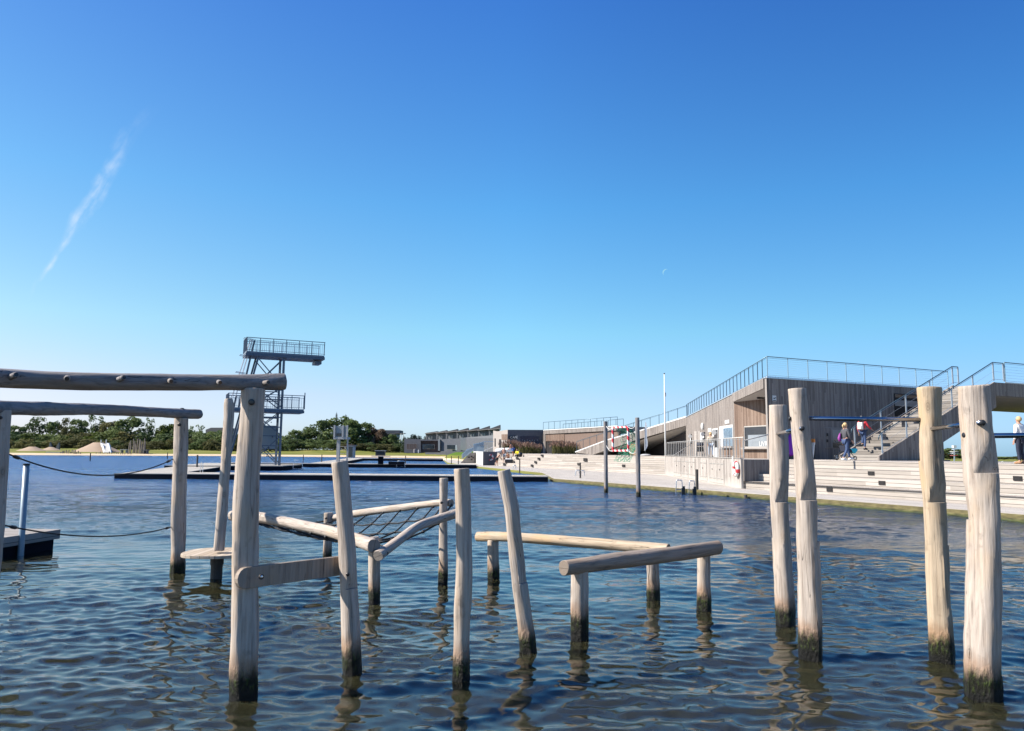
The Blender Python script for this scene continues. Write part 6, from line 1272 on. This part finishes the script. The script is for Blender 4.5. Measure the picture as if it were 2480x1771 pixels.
sit = {'pelvis': (0, 0, .15), 'belly': (0, .03, .32), 'chest': (0, .10, .52), 'neck': (0, .16, .66), 'jaw': (0, .2, .74), 'head': (0, .19, .81), 'crown': (0, .18, .875), 'shl': (-.165, .12, .6), 'shr': (.165, .12, .6), 'ell': (-.21, .2, .36), 'elr': (.21, .2, .36), 'wrl': (-.14, .42, .34), 'wrr': (.14, .42, .34), 'hil': (-.09, .03, .13), 'hir': (.09, .03, .13), 'knl': (-.1, .44, .2), 'knr': (.1, .44, .2), 'anl': (-.1, .42, -.25), 'anr': (.1, .42, -.25), 'tol': (-.1, .57, -.3), 'tor': (.1, .57, -.3)}
person(SP(1231, 1.5, RISE[2]), R(165), 'crouching bather seated on the steps between the standing bathers', sit, 1.7, skin=SKIN2, legs=BLACK, leglen='short', hair=BROWNH)
YEL = plain('yellow jacket', (.75, .60, .02), .6, 0, .08)
person(SP(1254, 2.3, RISE[3]), R(150), 'person in bright yellow jacket sitting high on the seating steps', sit, 1.7, top=YEL, legs=BLACK, shoes=BLACK, hair=BROWNH)
for (x, y, z, lb) in ((1218, 2.9, ZT, 'dark folded bag behind the bathers'), (1260, 2.2, RISE[3], 'black rucksack next to the yellow jacket')):
    p = SP(x, y, z); mb = MB(); mb.ball(p + V(0, 0, .25), .26, 10, 8, (1, .7, 1.1)); o = mb.build('rucksack', BLACK if 'black' in lb else NAVY, origin=p, smooth=True); tag(o, lb, 'bag')
p = SP(1233, .4, RISE[1]); tf = thing('towel_basket', p, 'black and white beach basket in front of the crouching bather', 'basket'); mb = MB(); mb.box(p + V(0, 0, .2), (.9, .5, .4)); mb.build('basket', BLACK, tf, bevel=.05); mb = MB(); mb.box(p + V(-.05, -.05, .45), (.7, .4, .14)); mb.build('towel', WHITEC, tf, bevel=.05)
p = SP(1222, 4.2, ZT); tf = thing('rowing_board', p, 'white upturned board lying behind the bathers on the promenade', 'board'); a, c = Yp(1199, 1092, p.y), Yp(1240, 1091, p.y); mb = MB(); L = c - a
for k in range(1): mb.tube([a, a + L * .06, a + L * .3, a + L * .8, c], [.05, .22, .34, .34, .26], 12)
mb.build('hull', WHITEC, tf, smooth=True)
for q in (.25, .75):
    mb = MB(); r_ = a + L * q; mb.tube([up(r_, ZT), r_], .06, 6); mb.build('stand', DKB, tf)
# prams
def pram(p, rz, lab, canopy, seatm, blanket=None):
    tf = thing('pram', p, lab, 'pram', 'prams'); tf.rotation_euler[2] = rz; OFF[tf.name] = V(0, 0, 0)
    for x, y, r_ in ((-.26, -.3, .15), (.26, -.3, .15), (-.2, .38, .11), (.2, .38, .11)):
        mb = MB(); mb.torus(V(x, y, r_), r_ - .02, .022, V(1, 0, 0), 20, 6); wh = mb.build('wheel', BLACK, tf, smooth=True); mb = MB()
        for k in range(5): a = k * 1.257; mb.bar(V(x, y, r_), V(x, y + math.cos(a) * (r_ - .02), r_ + math.sin(a) * (r_ - .02)), .012, .012)
        mb.build('spoke', STEEL, wh)
    mb = MB()
    for s in (-1, 1): mb.tube([V(s * .26, -.3, .15), V(s * .23, .0, .5), V(s * .24, -.42, .98)], .016, 6); mb.tube([V(s * .2, .38, .11), V(s * .22, .0, .5)], .016, 6)
    mb.build('frame', BLACK, tf); mb = MB(); mb.tube([V(-.24, -.42, .98), V(.24, -.42, .98)], .02, 8); mb.build('handle', BLACK, tf)
    mb = MB(); mb.extr([V(-.2, -.2, .72), V(-.2, -.12, .42), V(-.2, .42, .36), V(-.2, .5, .56), V(-.2, .1, .55)], V(.4, 0, 0)); mb.build('seat', seatm, tf, bevel=.03)
    if blanket:
        mb = MB(); mb.extr([V(-.215, .15, .57), V(-.215, .5, .58), V(-.215, .56, .5), V(-.215, .40, .33), V(-.215, .25, .40)], V(.43, 0, 0)); mb.build('blanket', blanket, tf, bevel=.02)
    vs, fs = [], []
    for i in range(7):
        a = math.pi * (.15 + .75 * i / 6); vs += [V(-.22, -.02 - math.cos(a) * .3, .66 + math.sin(a) * .32), V(.22, -.02 - math.cos(a) * .3, .66 + math.sin(a) * .32)]
    for i in range(6): fs.append((2 * i, 2 * i + 1, 2 * i + 3, 2 * i + 2))
    mb = MB(); mb.add(vs, fs); o = mb.build('canopy', canopy, tf, smooth=True); sd2 = o.modifiers.new('thick', 'SOLIDIFY'); sd2.thickness = .02
p = Zp(2056, 1115.5, ZT); pram(V(p.x + .25, p.y + .9, ZT), R(-75), 'black pram with teal blanket pushed by the blonde woman', BLACK, NAVY, TEAL)
p = VP(1713, 1107, W0 + V(1.6, 0, 0), W1 + V(1.6, 0, 0)); pram(up(p, ZT) + V(-.35, .5, 0), R(-10), 'dark pram pushed along the long facade by the vest wearer', NAVY, BLACK)
# purple parasol, board, kerb box, far mast and huts
p = Zp(1912, 1112.5, ZT); d = p.y; tf = thing('purple_parasol', p, 'furled purple parasol leaning between two carved posts', 'parasol')
mb = MB(); s0_, s1_ = Yp(1911, 1108, d), Yp(1914, 1050, d); ax_ = (s1_ - s0_); mb.tube([s0_ + ax_ * q for q in (.02, .12, .45, .8, .97)], [.03, .30, .26, .12, .03], 9); mb.build('canopy', plain('purple cloth', (.20, .02, .36), .7, 0, .3, 8.), tf, smooth=False); mb = MB(); mb.tube([p, s1_ + ax_ * .04], .02, 8); mb.build('pole', BLACK, tf)
p = Zp(1970, 1113, ZT); d = p.y; a, c = Yp(1967, 1112, d), Yp(1971, 1063, d); tf = thing('leaning_board', p, 'narrow upright board with orange tip against the gable wall', 'board')
mb = MB(); mb.obox(a, V(.07, 0, 0), V(0, .5, 0), c - a - V(0, 0, .2)); mb.build('board', WHITEP, tf); mb = MB(); mb.obox(c - V(0, 0, .2), V(.07, 0, 0), V(0, .5, 0), V(0, 0, .2)); mb.build('tip', plain('orange tip', (.60, .22, .05), .6), tf); mb = MB(); mb.obox(a + V(.08, .0, 0), V(.05, 0, 0), V(0, .5, 0), (c - a) * .7); mb.build('backing', VOID, tf)
p = Yp(2311, 1122, 120); tf = thing('signal_mast', p, 'white topped mast with two ring platforms beyond the promenade', 'mast')
mb = MB(); mb.tube([up(p, 0), Yp(2311, 1085, 120)], [.11, .09], 8); mb.build('pole', STEEL, tf); mb = MB(); mb.box(Yp(2311, 1082, 120), (.5, .5, .4)); mb.build('lamp_head', WHITEP, tf)
for y, m, r_ in ((1089, GALV, .35), (1094, CONC, .6), (1098, GALV, .5), (1103.5, plain('dull red ring', (.25, .05, .05), .6), .55)):
    mb = MB(); mb.torus(Yp(2311, y, 120), r_, .07, V(0, 0, 1), 18, 6); mb.build('ring_platform', m, tf)
for x, w_, lb in ((2428, 13, 'small dark hut with white gable trim beneath the roof bridge, left one'), (2458.5, 13, 'small dark hut with white gable trim by the white sweater')):
    d = 90; tf = thing('beach_hut', Yp(x, 1124, d), lb, 'hut', 'beach huts'); a, c, t_ = Yp(x - w_ / 2, 1122.5, d), Yp(x + w_ / 2, 1122.5, d), Yp(x, 1118.5, d)
    mb = MB(); mb.extr([up(a, .8), up(c, .8), c, t_, a], V(0, 3, 0)); mb.build('wall', DKB, tf); mb = MB(); mb.bar(a - V(.15, .05, .05), t_ - V(0, .05, 0), .1, .12); mb.bar(c + V(.15, -.05, -.05), t_ - V(0, .05, 0), .1, .12); mb.build('trim', WHITEP, tf)
